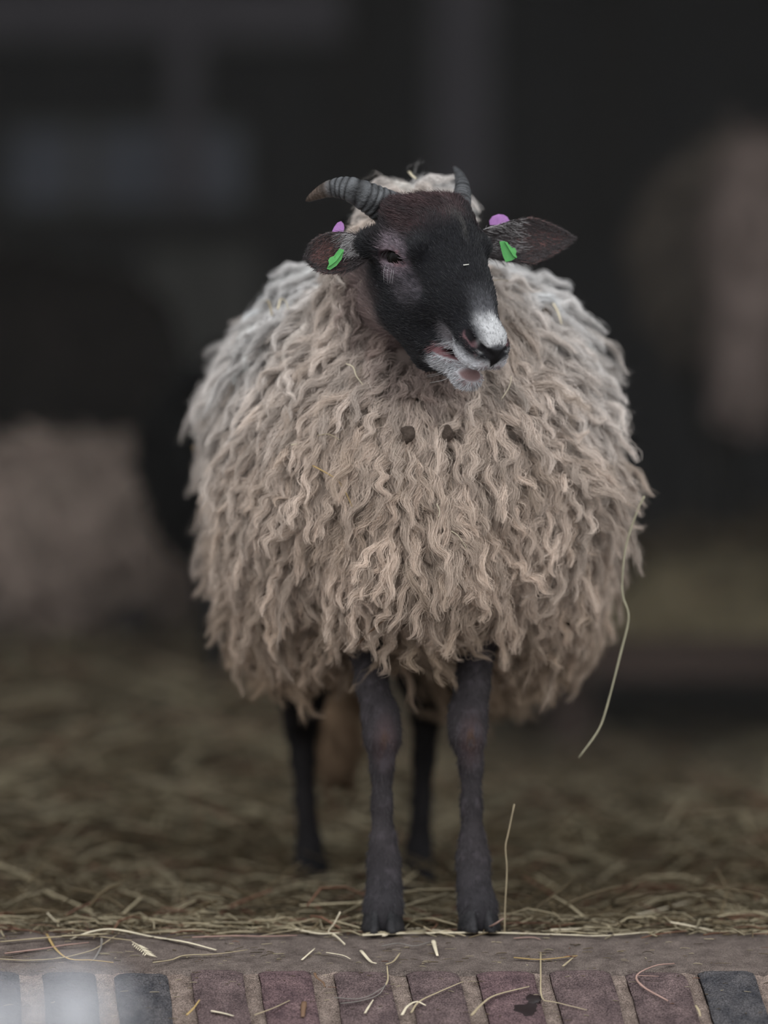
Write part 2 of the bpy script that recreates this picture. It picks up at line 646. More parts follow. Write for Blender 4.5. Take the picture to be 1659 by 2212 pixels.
def bare(h, V):
    """1 where no fur grows (eye, nostril, nose pad, mouth)"""
    L = h.loc(V)
    f, s, u = L[:, 0], L[:, 1], L[:, 2]
    b = (np.abs(u - gapline(f)) < 0.0075) & (f > 0.106)
    b |= (f > 0.142) & (u < -0.057) & (u > -0.0645) & (np.abs(s) < 0.0165)
    b |= (f > 0.1655) & (np.abs(s) + np.clip(-0.006 - u, 0, 1) * 0.60 < 0.0130) & (u < 0.002) & (u > -0.030)
    for sg in (-1, 1):
        n, t = eye_frame(h, sg)
        q = L - eye_c(sg, n, 0.02)
        t = t / np.linalg.norm(t)
        up = np.cross(n, t)
        b |= (((q @ t) / 0.0215) ** 2 + ((q @ up) / 0.0110) ** 2 < 1) & (q @ n > -0.02)
        for q0, q1 in nostril(sg):
            b |= seg_d(L, q0, q1) < 0.0060
    return b


def leg(chain, k=0.012):
    """chain of (point, radius)"""
    return [Cap(chain[i][0], chain[i + 1][0], chain[i][1], chain[i + 1][1], k) for i in range(len(chain) - 1)]


def strands(p, n, d, length, npts, jit=0.25, lift=0.5):
    """short fur: roots p, normals n, lay direction d"""
    N = len(p)
    t = nrm(d - n * (d * n).sum(1, keepdims=True))
    t = nrm(t + jit * rng.normal(size=(N, 3)))
    L = length * (0.6 + 0.7 * rng.random(N))
    lift = lift * (0.75 + 0.5 * rng.random(N))
    pts = np.empty((N, npts, 3))
    pts[:, 0] = p - n * 0.001
    for i in range(1, npts):
        q = i / (npts - 1)
        dirv = nrm(n * (lift * (1.0 - 0.9 * q))[:, None] + t * (1.0))
        pts[:, i] = pts[:, i - 1] + dirv * (L / (npts - 1))[:, None]
    return pts


def wool_locks(p, n, lay, L, r0, nstr, npts, wave=0.006, stand=0.9, frizz=0.0016, drop=0.4, up0=35):
    """locks of wool: roots p, normals n, direction of fall lay, lengths L, root radius r0 -> (N*nstr, npts, 3)"""
    N = len(p)
    t = lay - n * (lay * n).sum(1, keepdims=True)
    t = nrm(t + 0.28 * rng.normal(size=(N, 3)))
    b = np.cross(n, t)
    ph1, ph2 = rng.random(N) * 6.283, rng.random(N) * 6.283
    wl = 0.026 + 0.040 * rng.random(N) ** 1.5
    amp = wave * (0.4 + 1.1 * rng.random(N))
    axis = np.empty((N, npts, 3))
    axis[:, 0] = p - n * 0.012
    cur = axis[:, 0].copy()
    e1, e2 = np.empty((N, npts, 3)), np.empty((N, npts, 3))
    bend = 0.35 * rng.normal(size=N)
    lft = stand * (0.75 + 0.5 * rng.random(N))
    for i in range(npts):
        q = i / (npts - 1)
        dv = n * (lft * (1 - 1.15 * q))[:, None] + t * (0.35 + 0.85 * q) + b * (bend * q)[:, None] + np.array([0, 0, -drop * q])
        dv = nrm(dv)
        if i:
            cur = cur + dv * (L / (npts - 1))[:, None]
        x1 = nrm(np.cross(dv, n) + 1e-5)
        x2 = np.cross(dv, x1)
        a = (amp * min(1, q * 1.8))[:, None]
        arc = 6.283 * (q * L / wl)
        axis[:, i] = cur + a * (x1 * np.sin(arc + ph1)[:, None] + 0.6 * x2 * np.sin(arc * 0.9 + ph2)[:, None])
        e1[:, i], e2[:, i] = x1, x2
    rr = np.sqrt(rng.random((N, nstr))) * r0[:, None]
    aa = rng.random((N, nstr)) * 6.283
    o1, o2 = rr * np.cos(aa), rr * np.sin(aa)
    fp, fa = rng.random((N, nstr)) * 6.283, frizz * (0.25 + rng.random((N, nstr)) ** 3 * 4)
    ls = 0.72 + 0.33 * rng.random((N, nstr))
    out = np.empty((N, nstr, npts, 3), np.float32)
    qs = np.linspace(0, 1, npts)
    for i in range(npts):
        # each hair runs along the lock's axis at its own pace, the lock closing towards its tip
        pos = np.clip(qs[i] * ls * (npts - 1), 0, npts - 1.001)
        j = pos.astype(int)
        fr = (pos - j)[..., None]
        I = np.arange(N)[:, None]
        c = axis[I, j] * (1 - fr) + axis[I, j + 1] * fr
        q = qs[i]
        cl = 1.0 - 0.84 * min(1, q * 1.04) ** 0.85
        tw = 1.6 * q
        ct, st = math.cos(tw), math.sin(tw)
        u1, u2 = (o1 * ct - o2 * st) * cl, (o1 * st + o2 * ct) * cl
        fz = fa * (0.2 + q)
        arc = q * 9.0
        u1 = u1 + fz * np.sin(arc + fp)
        u2 = u2 + fz * np.cos(arc * 1.2 + fp * 1.7)
        out[:, :, i] = c + u1[..., None] * e1[:, i][:, None] + u2[..., None] * e2[:, i][:, None]
    return out.reshape(N * nstr, npts, 3)


def even_roots(V, Q, n, weight=None, over=3):
    """roots spread evenly: keep one candidate per cell of a fine hash"""
    p, nn = sample(V, Q, n * over, weight)
    cell = 0.016
    k = np.floor(p / cell).astype(np.int64)
    key = (k[:, 0] * 73856093) ^ (k[:, 1] * 19349663) ^ (k[:, 2] * 83492791)
    _, first, inv = np.unique(key, return_index=True, return_inverse=True)
    order = np.argsort(inv, kind='stable')
    rank = np.empty(len(p), int)
    counts = np.bincount(inv)
    start = np.cumsum(counts) - counts
    rank[order] = np.arange(len(p)) - start[inv[order]]
    sel = np.argsort(rank + 0.5 * rng.random(len(p)), kind='stable')[:n]
    return p[sel], nn[sel]


def ear_mesh(base, tip, width, up, facing, n=22, m=13, cup=0.35, droop=0.0, curl=0.0, point=0.6):
    """cupped leaf-shaped ear with thickness"""
    base, tip = np.asarray(base, float), np.asarray(tip, float)
    ax = tip - base
    Lg = np.linalg.norm(ax)
    a = ax / Lg
    up = nrm(np.asarray(up) - a * (np.asarray(up) @ a))
    fc = nrm(np.asarray(facing, float) - a * (np.asarray(facing) @ a) - up * (np.asarray(facing) @ up))
    V = []
    for side in (0, 1):
        for i in range(n):
            t = i / (n - 1)
            wd = width * (0.62 + 0.55 * math.sin(min(1, t * 1.25) * math.pi * 0.62)) * (1 - max(0, (t - 0.45) / 0.55) ** (2.0 + point)) ** 0.75 if t < 1 else 0.0005
            wd = max(wd, 0.0006)
            cp = cup * (1 - 0.75 * t)
            for j in range(m):
                v = -1 + 2 * j / (m - 1)
                ang = v * (0.25 + cp * 1.6)
                rad = wd / max(math.sin(0.25 + cp * 1.6), 0.2)
                q = base + a * (t * Lg) + up * (rad * math.sin(ang)) + fc * (rad * (1 - math.cos(ang)))
                q = q + np.array([0, 0, -droop]) * t * t + fc * curl * t * t
                if side:
                    q = q - fc * 0.0035 * (1 - 0.6 * t) * (1 - abs(v) ** 4)
                V.append(q)
    F = []
    o = n * m
    for i in range(n - 1):
        for j in range(m - 1):
            q = (i * m + j, i * m + j + 1, (i + 1) * m + j + 1, (i + 1) * m + j)
            F.append(q)
            F.append(tuple(o + x for x in q[::-1]))
        for j in (0, m - 1):
            q = (i * m + j, (i + 1) * m + j, o + (i + 1) * m + j, o + i * m + j)
            F.append(q if j == 0 else q[::-1])
    return np.array(V), F, n, m


def horn_mesh(pts, r0, n=150, m=24, ridges=17, tip=0.10, brown=0.70):
    c = spline(pts, n)
    t = np.linspace(0, 1, n)
    r = r0 * (1 - t ** 1.15 * (1 - tip)) * (1 - 0.6 * sstep(0.95, 1.0, t))
    V, F = tube_vf(c, r, m, True, 0.88, (0, 1, 0))
    a = np.tile(np.arange(m), n) * 2 * math.pi / m
    tt = np.repeat(t, m)
    # growth rings: uneven, a little slanted, broken up by fine scales
    ph = tt * ridges + 0.35 * np.sin(tt * 23) + 0.12 * np.sin(a + 1) + 0.5 * (vnoise(V, 60) - 0.5)
    saw = ph % 1.0
    amp = 0.11 * sstep(0.95, 0.55, tt)
    cc = np.repeat(c, m, 0)
    V = cc + (V - cc) * (1 + amp * (np.sin(saw * math.pi) ** 0.6 - 0.75) + 0.05 * (vnoise(V, 300) - 0.5))[:, None]
    k = np.clip(np.sin(saw * math.pi) ** 0.6 * 1.25 - 0.15, 0, 1) * (0.35 + 0.95 * vnoise(V * np.array([1, 1, 1]), 140))
    col = np.array((0.010, 0.010, 0.011)) + k[:, None] ** 1.4 * np.array((0.085, 0.088, 0.092))
    br = sstep(brown - 0.08, brown + 0.10, tt)[:, None]
    col = col * (1 - br) + br * (np.array((0.035, 0.026, 0.020)) + (0.4 * k + 0.5 * vnoise(V, 110) ** 2)[:, None] * np.array((0.11, 0.08, 0.065)))
    return V, F, col


def hoof_mesh(c, fwd, wdt=0.021, length=0.062, h=0.040):
    """two pointed claws side by side"""
    fwd = nrm(np.array([fwd[0], fwd[1], 0.0]))
    sd = np.array([-fwd[1], fwd[0], 0])
    V, F = [], []
    for sg in (-1, 1):
        o = len(V)
        rings, seg = 6, 12
        for i in range(rings):
            t = i / (rings - 1)
            z = h * t
            sc = 1.0 - 0.30 * t
            for j in range(seg):
                a = 2 * math.pi * j / seg
                x = math.cos(a)
                y = math.sin(a)
                lx = (length * 0.5) * x * sc + (0.010 * (1 - t) if x > 0 else 0) * x ** 2 - 0.012 * t
                ly = wdt * 0.95 * y * (1 - 0.35 * max(x, 0)) * sc
                q = np.asarray(c) + fwd * lx + sd * (sg * wdt * 1.02 * (1 - 0.12 * t) + ly - sg * 0.004 * max(x, 0)) + np.array([0, 0, z])
                V.append(q)
        for i in range(rings - 1):
            for j in range(seg):
                F.append((o + i * seg + j, o + i * seg + (j + 1) % seg, o + (i + 1) * seg + (j + 1) % seg, o + (i + 1) * seg + j))
        F.append(tuple(o + j for j in range(seg))[::-1])
        F.append(tuple(o + (rings - 1) * seg + j for j in range(seg)))
    return np.array(V), F


def uv_sphere(c, r, n=20, m=12, R=None):
    V, F = [], []
    R = np.eye(3) if R is None else R
    r = np.broadcast_to(np.asarray(r, float), (3,))
    for i in range(m + 1):
        th = math.pi * i / m
        for j in range(n):
            a = 2 * math.pi * j / n
            V.append(np.asarray(c) + (r * np.array([math.sin(th) * math.cos(a), math.sin(th) * math.sin(a), math.cos(th)])) @ R)
    for i in range(m):
        for j in range(n):
            F.append((i * n + j, (i + 1) * n + j, (i + 1) * n + (j + 1) % n, i * n + (j + 1) % n))
    return np.array(V), F


def merge(parts):
    V, F, o = [], [], 0
    for v, f in parts:
        V.append(np.asarray(v))
        F += [tuple(i + o for i in q) for q in f]
        o += len(v)
    return np.vstack(V), F


# ==== SECTION environment
M_CURB = noise_mat('worn_concrete', (0.082, 0.064, 0.056), (0.155, 0.124, 0.108), scale=38, rough=0.95, bump=0.9, spec=0.15, c3=(0.21, 0.17, 0.15), bump_scale=260, grain=0.45)
M_MORTAR = noise_mat('gritty_mortar', (0.17, 0.128, 0.108), (0.33, 0.258, 0.218), scale=60, rough=1.0, bump=1.4, spec=0.1, bump_scale=420, grain=0.6)
M_BRICK = [noise_mat('purple_red_brick', (0.070, 0.046, 0.049), (0.150, 0.098, 0.098), scale=42, rough=0.95, bump=1.6, spec=0.12, c3=(0.185, 0.13, 0.12), bump_scale=170, grain=0.6, grain_scale=520),
           noise_mat('dull_brown_brick', (0.070, 0.050, 0.050), (0.145, 0.104, 0.100), scale=38, rough=0.95, bump=1.6, spec=0.12, c3=(0.18, 0.14, 0.13), bump_scale=170, grain=0.6, grain_scale=520),
           noise_mat('blue_grey_brick', (0.036, 0.036, 0.041), (0.092, 0.086, 0.088), scale=38, rough=0.95, bump=1.6, spec=0.12, c3=(0.15, 0.13, 0.10), bump_scale=170, grain=0.6, grain_scale=520)]
M_WOOD = noise_mat('old_dark_boards', (0.035, 0.035, 0.036), (0.065, 0.063, 0.062), scale=6, rough=0.9, stretch=(3, 3, 0.3))
M_WOOD2 = noise_mat('greyed_boards', (0.19, 0.182, 0.165), (0.30, 0.285, 0.26), scale=6, rough=0.9, stretch=(3, 3, 0.3))
M_BEAM = noise_mat('dark_beam', (0.030, 0.028, 0.025), (0.055, 0.05, 0.045), scale=8, rough=0.9)
M_POST = noise_mat('grey_post', (0.24, 0.22, 0.25), (0.34, 0.31, 0.34), scale=5, rough=0.9)
M_PANE = noise_mat('dusty_pane', (0.24, 0.26, 0.32), (0.42, 0.44, 0.52), scale=3.5, rough=0.7)
M_PAVE = noise_mat('yard_paving', (0.13, 0.12, 0.115), (0.22, 0.20, 0.19), scale=9, rough=0.95, bump=0.4)
M_PLASTER = noise_mat('barn_wall', (0.05, 0.05, 0.05), (0.085, 0.083, 0.08), scale=4, rough=0.95)
M_LITTER = noise_mat('trodden_litter', (0.062, 0.050, 0.030), (0.155, 0.125, 0.078), scale=30, rough=1.0, bump=0.8)

PROF = [(-12.0, -0.125), (-0.385, -0.125), (-0.37, -0.122), (-0.19, -0.030), (-0.175, -0.026), (-0.085, -0.004), (-0.06, 0.0), (0.06, 0.0), (2.0, 0.0)]


def prof(y):
    return np.interp(y, [q[0] for q in PROF], [q[1] for q in PROF])


def G(px, py, lift=0.0):
    """point of the threshold seen at a pixel"""
    lo, hi = -0.45, 0.35
    for _ in range(40):
        m = (lo + hi) / 2
        z = CAMH - (py - Y0) * (m - CAMY) / FPX
        if z < prof(m):
            hi = m
        else:
            lo = m
    q = P(px, py, lo)
    q[2] += lift
    return q


# -- yard, threshold of brick and concrete
yard = add_box('ground', (0, -6.2, -0.175), (6, 5.84, 0.05), M_PAVE)
tag(yard, 'grey paved yard in front of the barn', None, None, 'structure')
# concrete nosing along the sill
ys_ = np.linspace(-0.192, 0.10, 40)
xs_ = np.linspace(-1.7, 1.7, 300)
gx, gy = np.meshgrid(xs_, ys_, indexing='ij')
gz = prof(gy)
pp = np.stack([gx.ravel(), gy.ravel(), 0 * gx.ravel()], 1)
gz = gz + ((vnoise(pp, 14) - 0.5) * 0.006 + (vnoise(pp, 60) - 0.5) * 0.0025).reshape(gz.shape)
top = np.stack([gx, gy, gz], -1)
nx_, ny_ = gx.shape
idx = np.arange(nx_ * ny_).reshape(nx_, ny_)
quad = np.stack([idx[:-1, :-1], idx[1:, :-1], idx[1:, 1:], idx[:-1, 1:]], -1).reshape(-1, 4)
base = top.copy()
base[..., 2] = -0.13
allv = np.vstack([top.reshape(-1, 3), base.reshape(-1, 3)])
o = nx_ * ny_
rim = np.concatenate([np.stack([idx[:-1, 0], idx[:-1, 0] + o, idx[1:, 0] + o, idx[1:, 0]], -1), np.stack([idx[1:, -1], idx[1:, -1] + o, idx[:-1, -1] + o, idx[:-1, -1]], -1),
                      np.stack([idx[0, 1:], idx[0, 1:] + o, idx[0, :-1] + o, idx[0, :-1]], -1), np.stack([idx[-1, :-1], idx[-1, :-1] + o, idx[-1, 1:] + o, idx[-1, 1:]], -1)])
curb = mk_mesh('door_sill', allv, np.vstack([quad, quad[:, ::-1] + o, rim]), M_CURB)
tag(curb, 'worn reddish concrete sill across the barn doorway', None, None, 'structure')
# ramp of bricks on edge, sloping down from the sill
A0, A1 = np.array([0, -0.19, -0.030]), np.array([0, -0.37, -0.122])
SL = nrm(A1 - A0)                                # down the slope
NR = nrm(np.cross(np.array([1.0, 0, 0]), -SL)); NR = NR if NR[2] > 0 else -NR
ramp_v, ramp_f = [], []
gx, gy = np.meshgrid(np.linspace(-1.7, 1.7, 500), np.linspace(0, 0.205, 40), indexing='ij')
base = A0[None, None] + gx[..., None] * np.array([1.0, 0, 0]) + gy[..., None] * SL
pp = base.reshape(-1, 3)
hgt = -0.0050 + (vnoise(pp, 70) - 0.5) * 0.007 + (vnoise(pp, 240) - 0.5) * 0.002
topv = pp + NR * hgt[:, None]
botv = pp - NR * 0.06
idx = np.arange(len(pp)).reshape(gx.shape)
quad = np.stack([idx[:-1, :-1], idx[:-1, 1:], idx[1:, 1:], idx[1:, :-1]], -1).reshape(-1, 4)
if np.cross(topv[quad[0, 1]] - topv[quad[0, 0]], topv[quad[0, 2]] - topv[quad[0, 0]])[2] < 0:
    quad = quad[:, ::-1]
ramp = mk_mesh('brick_kerb', topv, quad, M_MORTAR)
tag(ramp, 'sloping kerb of bricks on edge in sandy mortar', None, None, 'structure')
PITCH, BW, BL = 0.0923, 0.068, 0.200
brick_h = {}
brick_x = {}
k0 = -16
dark = {-4, -5, -6, 4, 9, -12}
for k in range(k0, 17):
    # one brick: a softly worn block, top faintly domed
    cx = 0.062 + k * PITCH + 0.002 * rng.normal()
    bw, bl = BW * (1 + 0.06 * rng.normal()), BL
    m1, m2 = 9, 20
    u, v = np.meshgrid(np.linspace(-1, 1, m1), np.linspace(0, 1, m2), indexing='ij')
    skew = math.tan(math.radians(6.5))
    edge = 0.0030 * (np.stack([vnoise(np.stack([np.linspace(0, 5, m2), np.full(m2, k * 3.1), np.full(m2, q * 7.7)], 1)) for q in (0, 1)]) - 0.5)
    loc = (cx + u * bw / 2 + v * bl * skew + np.where(u < 0, edge[0], edge[1])[...] * np.abs(u) ** 2)[..., None] * np.array([1.0, 0, 0]) + (0.004 + 0.004 * rng.random() + v * bl)[..., None] * SL + A0
    brick_h[k] = 0.0045 + 0.0012 * rng.normal()
    h = brick_h[k] - 0.0045 * np.abs(u) ** 6 - 0.0035 * (1 - np.minimum(1, v * 12)) ** 2 + (vnoise(loc, 45) - 0.5) * 0.003
    tv = loc + h[..., None] * NR
    bv = loc - 0.035 * NR
    idx = np.arange(m1 * m2).reshape(m1, m2)
    q = np.stack([idx[:-1, :-1], idx[:-1, 1:], idx[1:, 1:], idx[1:, :-1]], -1).reshape(-1, 4)[:, ::-1]
    o = m1 * m2
    rim = [idx[:, 0], idx[-1, :], idx[::-1, -1], idx[0, ::-1]]
    sides = np.concatenate([np.stack([r[:-1], r[:-1] + o, r[1:] + o, r[1:]], -1) for r in rim])
    vv = np.vstack([tv.reshape(-1, 3), bv.reshape(-1, 3)])
    if np.cross(vv[q[0, 1]] - vv[q[0, 0]], vv[q[0, 2]] - vv[q[0, 0]])[2] < 0:
        q = q[:, ::-1]
    else:
        sides = sides[:, ::-1]
    mat = M_BRICK[2] if k in dark else M_BRICK[int(rng.random() < 0.35)]
    b = mk_mesh('brick', vv, np.vstack([q, sides]), mat, ramp)

# -- barn shell
floor = add_box('floor', (0, 4.75, -0.06), (3.2, 4.65, 0.05), M_LITTER)
tag(floor, None, None, None, 'structure')
for nm, c, h in (('wall_left', (-3.3, 4.6, 1.75), (0.1, 4.6, 1.9)), ('wall_right', (3.3, 4.6, 1.75), (0.1, 4.6, 1.9)),
                 ('ceiling', (0, 4.75, 3.7), (3.4, 4.75, 0.05))):
    tag(add_box(nm, c, h, M_PLASTER), None, None, None, 'structure')
YB = 9.0
wall = add_box('wall_back', (0, YB + 0.1, 1.75), (3.4, 0.06, 1.9), M_WOOD)
tag(wall, 'dark back wall of the barn', None, None, 'structure')
x = -3.2
while x < 3.2:                                    # upright boards
    bw = 0.17 + 0.05 * rng.random()
    add_box('plank', (x + bw / 2, YB + 0.012 * rng.random(), 2.24), (bw / 2 - 0.006, 0.02, 0.66), M_WOOD, wall)
    add_box('plank', (x + bw / 2, YB + 0.012 * rng.random(), 0.73), (bw / 2 - 0.006, 0.02, 0.73), M_WOOD2 if -0.85 < x < -0.45 else M_WOOD, wall)
    x += bw
add_box('rail', (0, YB - 0.06, 1.525), (3.2, 0.05, 0.055), M_BEAM, wall)
for px, mt, wd in ((400, M_POST, 0.05), (1000, M_POST, 0.10), (760, M_BEAM, 0.09), (1330, M_BEAM, 0.08)):
    q = P(px, 0, YB - 0.09)
    add_box('post', (q[0], YB - 0.09, 2.25), (wd, 0.04, 0.66), mt, wall)
add_box('beam', (-0.75, YB - 0.1, 2.22), (0.62, 0.05, 0.09), M_POST, wall)
win = None
a, b = P(10, 450, YB - 0.03), P(530, 270, YB - 0.03)
win = add_box('window_1', ((a[0] + b[0]) / 2, YB - 0.03, (a[2] + b[2]) / 2), ((b[0] - a[0]) / 2, 0.03, (b[2] - a[2]) / 2), M_WOOD2)
tag(win, 'dusty low window in the dark back wall', None, None, 'structure')
for x0, x1 in ((20, 165), (205, 370), (400, 520)):
    a, b = P(x0, 440, YB - 0.065), P(x1, 282, YB - 0.065)
    add_box('pane', ((a[0] + b[0]) / 2, YB - 0.065, (a[2] + b[2]) / 2), ((b[0] - a[0]) / 2, 0.006, (b[2] - a[2]) / 2), M_PANE, win)


# -- straw bedding
def litter_z(x, y):
    pp = np.stack([x, y, 0 * x], -1)
    left = sstep(0.35, -0.35, x)
    z = -0.012 - 0.024 * sstep(0.50, 0.12, y) + 0.20 * sstep(1.0, 3.1, y) * left + 0.05 * sstep(0.4, 1.3, y) * left
    z = z + 0.02 * sstep(0.5, 2.0, y) * (1 - left)
    z = z + ((vnoise(pp, 4) - 0.5) * 0.06 + (vnoise(pp, 13) - 0.5) * 0.03) * sstep(0.15, 0.8, y)
    return z


xs_ = np.linspace(-3.18, 3.18, 180)
ys_ = np.linspace(0.0, 8.9, 240)
gx, gy = np.meshgrid(xs_, ys_, indexing='ij')
gz = litter_z(gx, gy)
idx = np.arange(gx.size).reshape(gx.shape)
quad = np.stack([idx[:-1, :-1], idx[1:, :-1], idx[1:, 1:], idx[:-1, 1:]], -1).reshape(-1, 4)
bed = mk_mesh('straw_bedding', np.stack([gx, gy, gz], -1).reshape(-1, 3), quad, M_LITTER)
tag(bed, 'trodden brown straw bedding covering the barn floor', 'bedding', None, 'stuff')


def straw_mesh(name, c, ang, tilt, length, rad, tint, parent, bend=0.15):
    """many three-sided bent straws in one mesh"""
    N = len(c)
    d = np.stack([np.cos(ang) * np.cos(tilt), np.sin(ang) * np.cos(tilt), np.sin(tilt)], 1)
    s = np.stack([-np.sin(ang), np.cos(ang), 0 * ang], 1)
    up = np.cross(d, s)
    bn = (rng.normal(size=N) * bend * length)[:, None]
    bz = (np.abs(rng.normal(size=N)) * bend * 0.5 * length)[:, None]
    V = np.empty((N, 4, 3, 3))
    for i, q in enumerate((-0.5, -0.17, 0.17, 0.5)):
        cc = c + d * (q * length)[:, None] + (s * bn + up * bz) * (1 - (2 * q) ** 2)
        for j in range(3):
            a = 2 * math.pi * j / 3 + 0.5
            V[:, i, j] = cc + (rad * (0.75 if i in (0, 3) else 1))[:, None] * (math.cos(a) * s + math.sin(a) * up)
    base = (np.arange(N) * 12)[:, None]
    F = []
    for i in range(3):
        for j in range(3):
            F.append(base + np.array([[i * 3 + j, i * 3 + (j + 1) % 3, (i + 1) * 3 + (j + 1) % 3, (i + 1) * 3 + j]]))
    F = np.concatenate(F)
    return mk_mesh(name, V.reshape(-1, 3), F, M_STRAW, parent, smooth=False, tint=np.repeat(tint, 12, 0))


def straw_tints(N, pale):
    t = np.array((0.14, 0.105, 0.060)) * (0.45 + 1.0 * rng.random((N, 1)))
    g = rng.random(N)
    m = g < pale
    t[m] = np.array((0.46, 0.39, 0.26)) * (0.6 + 0.6 * rng.random((m.sum(), 1)))
    m = g > 0.94
    t[m] = np.array((0.22, 0.11, 0.07)) * (0.6 + 0.6 * rng.random((m.sum(), 1)))
    return t


def scatter(name, N, x0, x1, y0, y1, pale, r, ln, lift=0.01, yp=1.0, tlt=0.30):
    x = x0 + (x1 - x0) * rng.random(N)
    y = y0 + (y1 - y0) * rng.random(N) ** yp
    c = np.stack([x, y, np.where(y < 0.10, np.maximum(litter_z(x, y), prof(y)), litter_z(x, y)) + lift * rng.random(N) + 0.003], 1)
    ang = rng.random(N) * 6.283
    flat = rng.random(N) < 0.4
    ang[flat] = 0.45 * rng.normal(size=flat.sum())
    tilt = tlt * rng.normal(size=N)
    o = straw_mesh(name, c, ang, tilt, ln * (0.5 + rng.random(N)), r * (0.6 + 0.8 * rng.random(N)), straw_tints(N, pale), bed)
    o['kind'] = 'stuff'


scatter('loose_straw', 8000, -1.5, 1.5, 0.08, 1.3, 0.22, 0.0017, 0.11, 0.04)
scatter('loose_straw', 10500, -1.6, 1.6, 1.0, 5.0, 0.30, 0.0026, 0.18, 0.05)
scatter('loose_straw', 1500, -1.0, 1.0, 0.0, 0.10, 0.40, 0.0013, 0.075, 0.008, tlt=0.10)
def sill_bits(N, y0, y1, ln, r, pale):
    x, y = -0.7 + 1.4 * rng.random(N), y0 + (y1 - y0) * rng.random(N)
    z = prof(y) + np.where(y < -0.19, 0.006, 0.0035)
    o = straw_mesh('straw_chaff', np.stack([x, y, z], 1), rng.random(N) * 6.283 * (rng.random(N) < 0.5) + 0.3 * rng.normal(size=N), 0.05 * rng.normal(size=N), ln * (0.4 + rng.random(N)), r * (0.6 + 0.8 * rng.random(N)), straw_tints(N, pale), bed, 0.1)
    o['kind'] = 'stuff'


sill_bits(260, -0.07, 0.02, 0.060, 0.0012, 0.55)
sill_bits(420, -0.18, 0.0, 0.012, 0.0006, 0.4)
sill_bits(160, -0.34, -0.19, 0.010, 0.0005, 0.4)
scatter('straw_chaff', 3500, -0.9, 0.9, -0.02, 0.9, 0.25, 0.0008, 0.03, 0.006)

# scattering volume added inside the barn to lift its blacks
m, nt, bs, out = new_mat('black_lift_volume')
nt.nodes.remove(bs)
vs = nt.nodes.new('ShaderNodeVolumeScatter')
vs.inputs['Density'].default_value = 0.016
vs.inputs['Color'].default_value = (1.0, 0.97, 0.95, 1)
nt.links.new(vs.outputs['Volume'], out.inputs['Volume'])
hz_ = add_box('added_haze', (0, 5.0, 1.83), (3.17, 3.85, 1.80), m)
tag(hz_, 'thin scattering volume added to lift the blacks inside the barn', 'added_haze', None, 'stuff')
# ==== SECTION mainsheep
ORG = np.array([0.03, 0.28, 0.0])
H = Head((0.071, -0.17, 0.88), (0.417, -0.511, -0.752), (0.821, 0.566, 0.070))
prims = [
    # trunk, shoulders, neck
    Ell((0.02, 0.36, 0.62), (0.155, 0.42, 0.185), k=0.06),
    Ell((0.045, 0.08, 0.60), (0.14, 0.17, 0.19), k=0.06),
    Ell((-0.01, 0.62, 0.62), (0.15, 0.17, 0.18), k=0.06),
    Cap((0.045, 0.08, 0.70), (0.035, -0.05, 0.865), 0.105, 0.066, 0.05),
    Cap((0.035, -0.05, 0.865), H.w(-0.03, 0, -0.03), 0.066, 0.050, 0.03),
]
fl = [(P(800, 1330, 0.05), 0.040), (P(794, 1400, 0.035), 0.0225), (P(803, 1480, 0.012), 0.0195), (P(822, 1545, 0.0), 0.0225), (P(826, 1590, -0.005), 0.0225), (P(825, 1655, 0.0), 0.0140),
      (P(825, 1740, 0.0), 0.0122), (P(828, 1815, 0.0), 0.0150), (P(829, 1860, -0.002), 0.0198), (P(830, 1912, -0.012), 0.0205), (P(828, 1962, -0.020), 0.0240), (P(827, 1992, -0.024), 0.0235)]
fr = [(P(1030, 1330, 0.05), 0.042), (P(1028, 1400, 0.035), 0.0245), (P(1021, 1480, 0.012), 0.0215), (P(1011, 1540, 0.0), 0.0235), (P(1010, 1585, -0.005), 0.0225), (P(1018, 1655, 0.0), 0.0138),
      (P(1018, 1740, 0.0), 0.0122), (P(1021, 1815, 0.0), 0.0150), (P(1022, 1860, -0.002), 0.0205), (P(1024, 1912, -0.012), 0.0200), (P(1032, 1962, -0.020), 0.0240), (P(1035, 1992, -0.024), 0.0235)]
hl = [(P(690, 1330, 0.60), 0.085), (P(655, 1450, 0.56), 0.045), (P(650, 1575, 0.66), 0.0215), (P(654, 1640, 0.665), 0.0165), (P(659, 1730, 0.65), 0.0138),
      (P(667, 1820, 0.63), 0.0165), (P(671, 1870, 0.62), 0.0210), (P(676, 1910, 0.605), 0.0210), (P(680, 1945, 0.595), 0.0225)]
hr = [(P(915, 1330, 0.60), 0.085), (P(925, 1450, 0.56), 0.045), (P(921, 1545, 0.66), 0.0205), (P(915, 1640, 0.665), 0.0155), (P(911, 1730, 0.65), 0.0130),
      (P(906, 1820, 0.63), 0.0160), (P(903, 1870, 0.62), 0.0205), (P(901, 1910, 0.605), 0.0215), (P(899, 1945, 0.595), 0.0225)]
LEGS = [leg(c) for c in (fl, fr, hl, hr)]
HP = head_prims(H)
prims += HP[:7]
prims = prims[:5] + sum(LEGS, []) + HP
ax = grid_axis(-0.24, 0.30, -0.02, 0.215, 0.0022, 0.0065)
ay = grid_axis(-0.36, 0.84, -0.36, 0.02, 0.0022, 0.0065)
az = grid_axis(-0.005, 1.0, 0.66, 0.98, 0.0022, 0.0065)
V, Q = polygonize(prims, ax, ay, az)


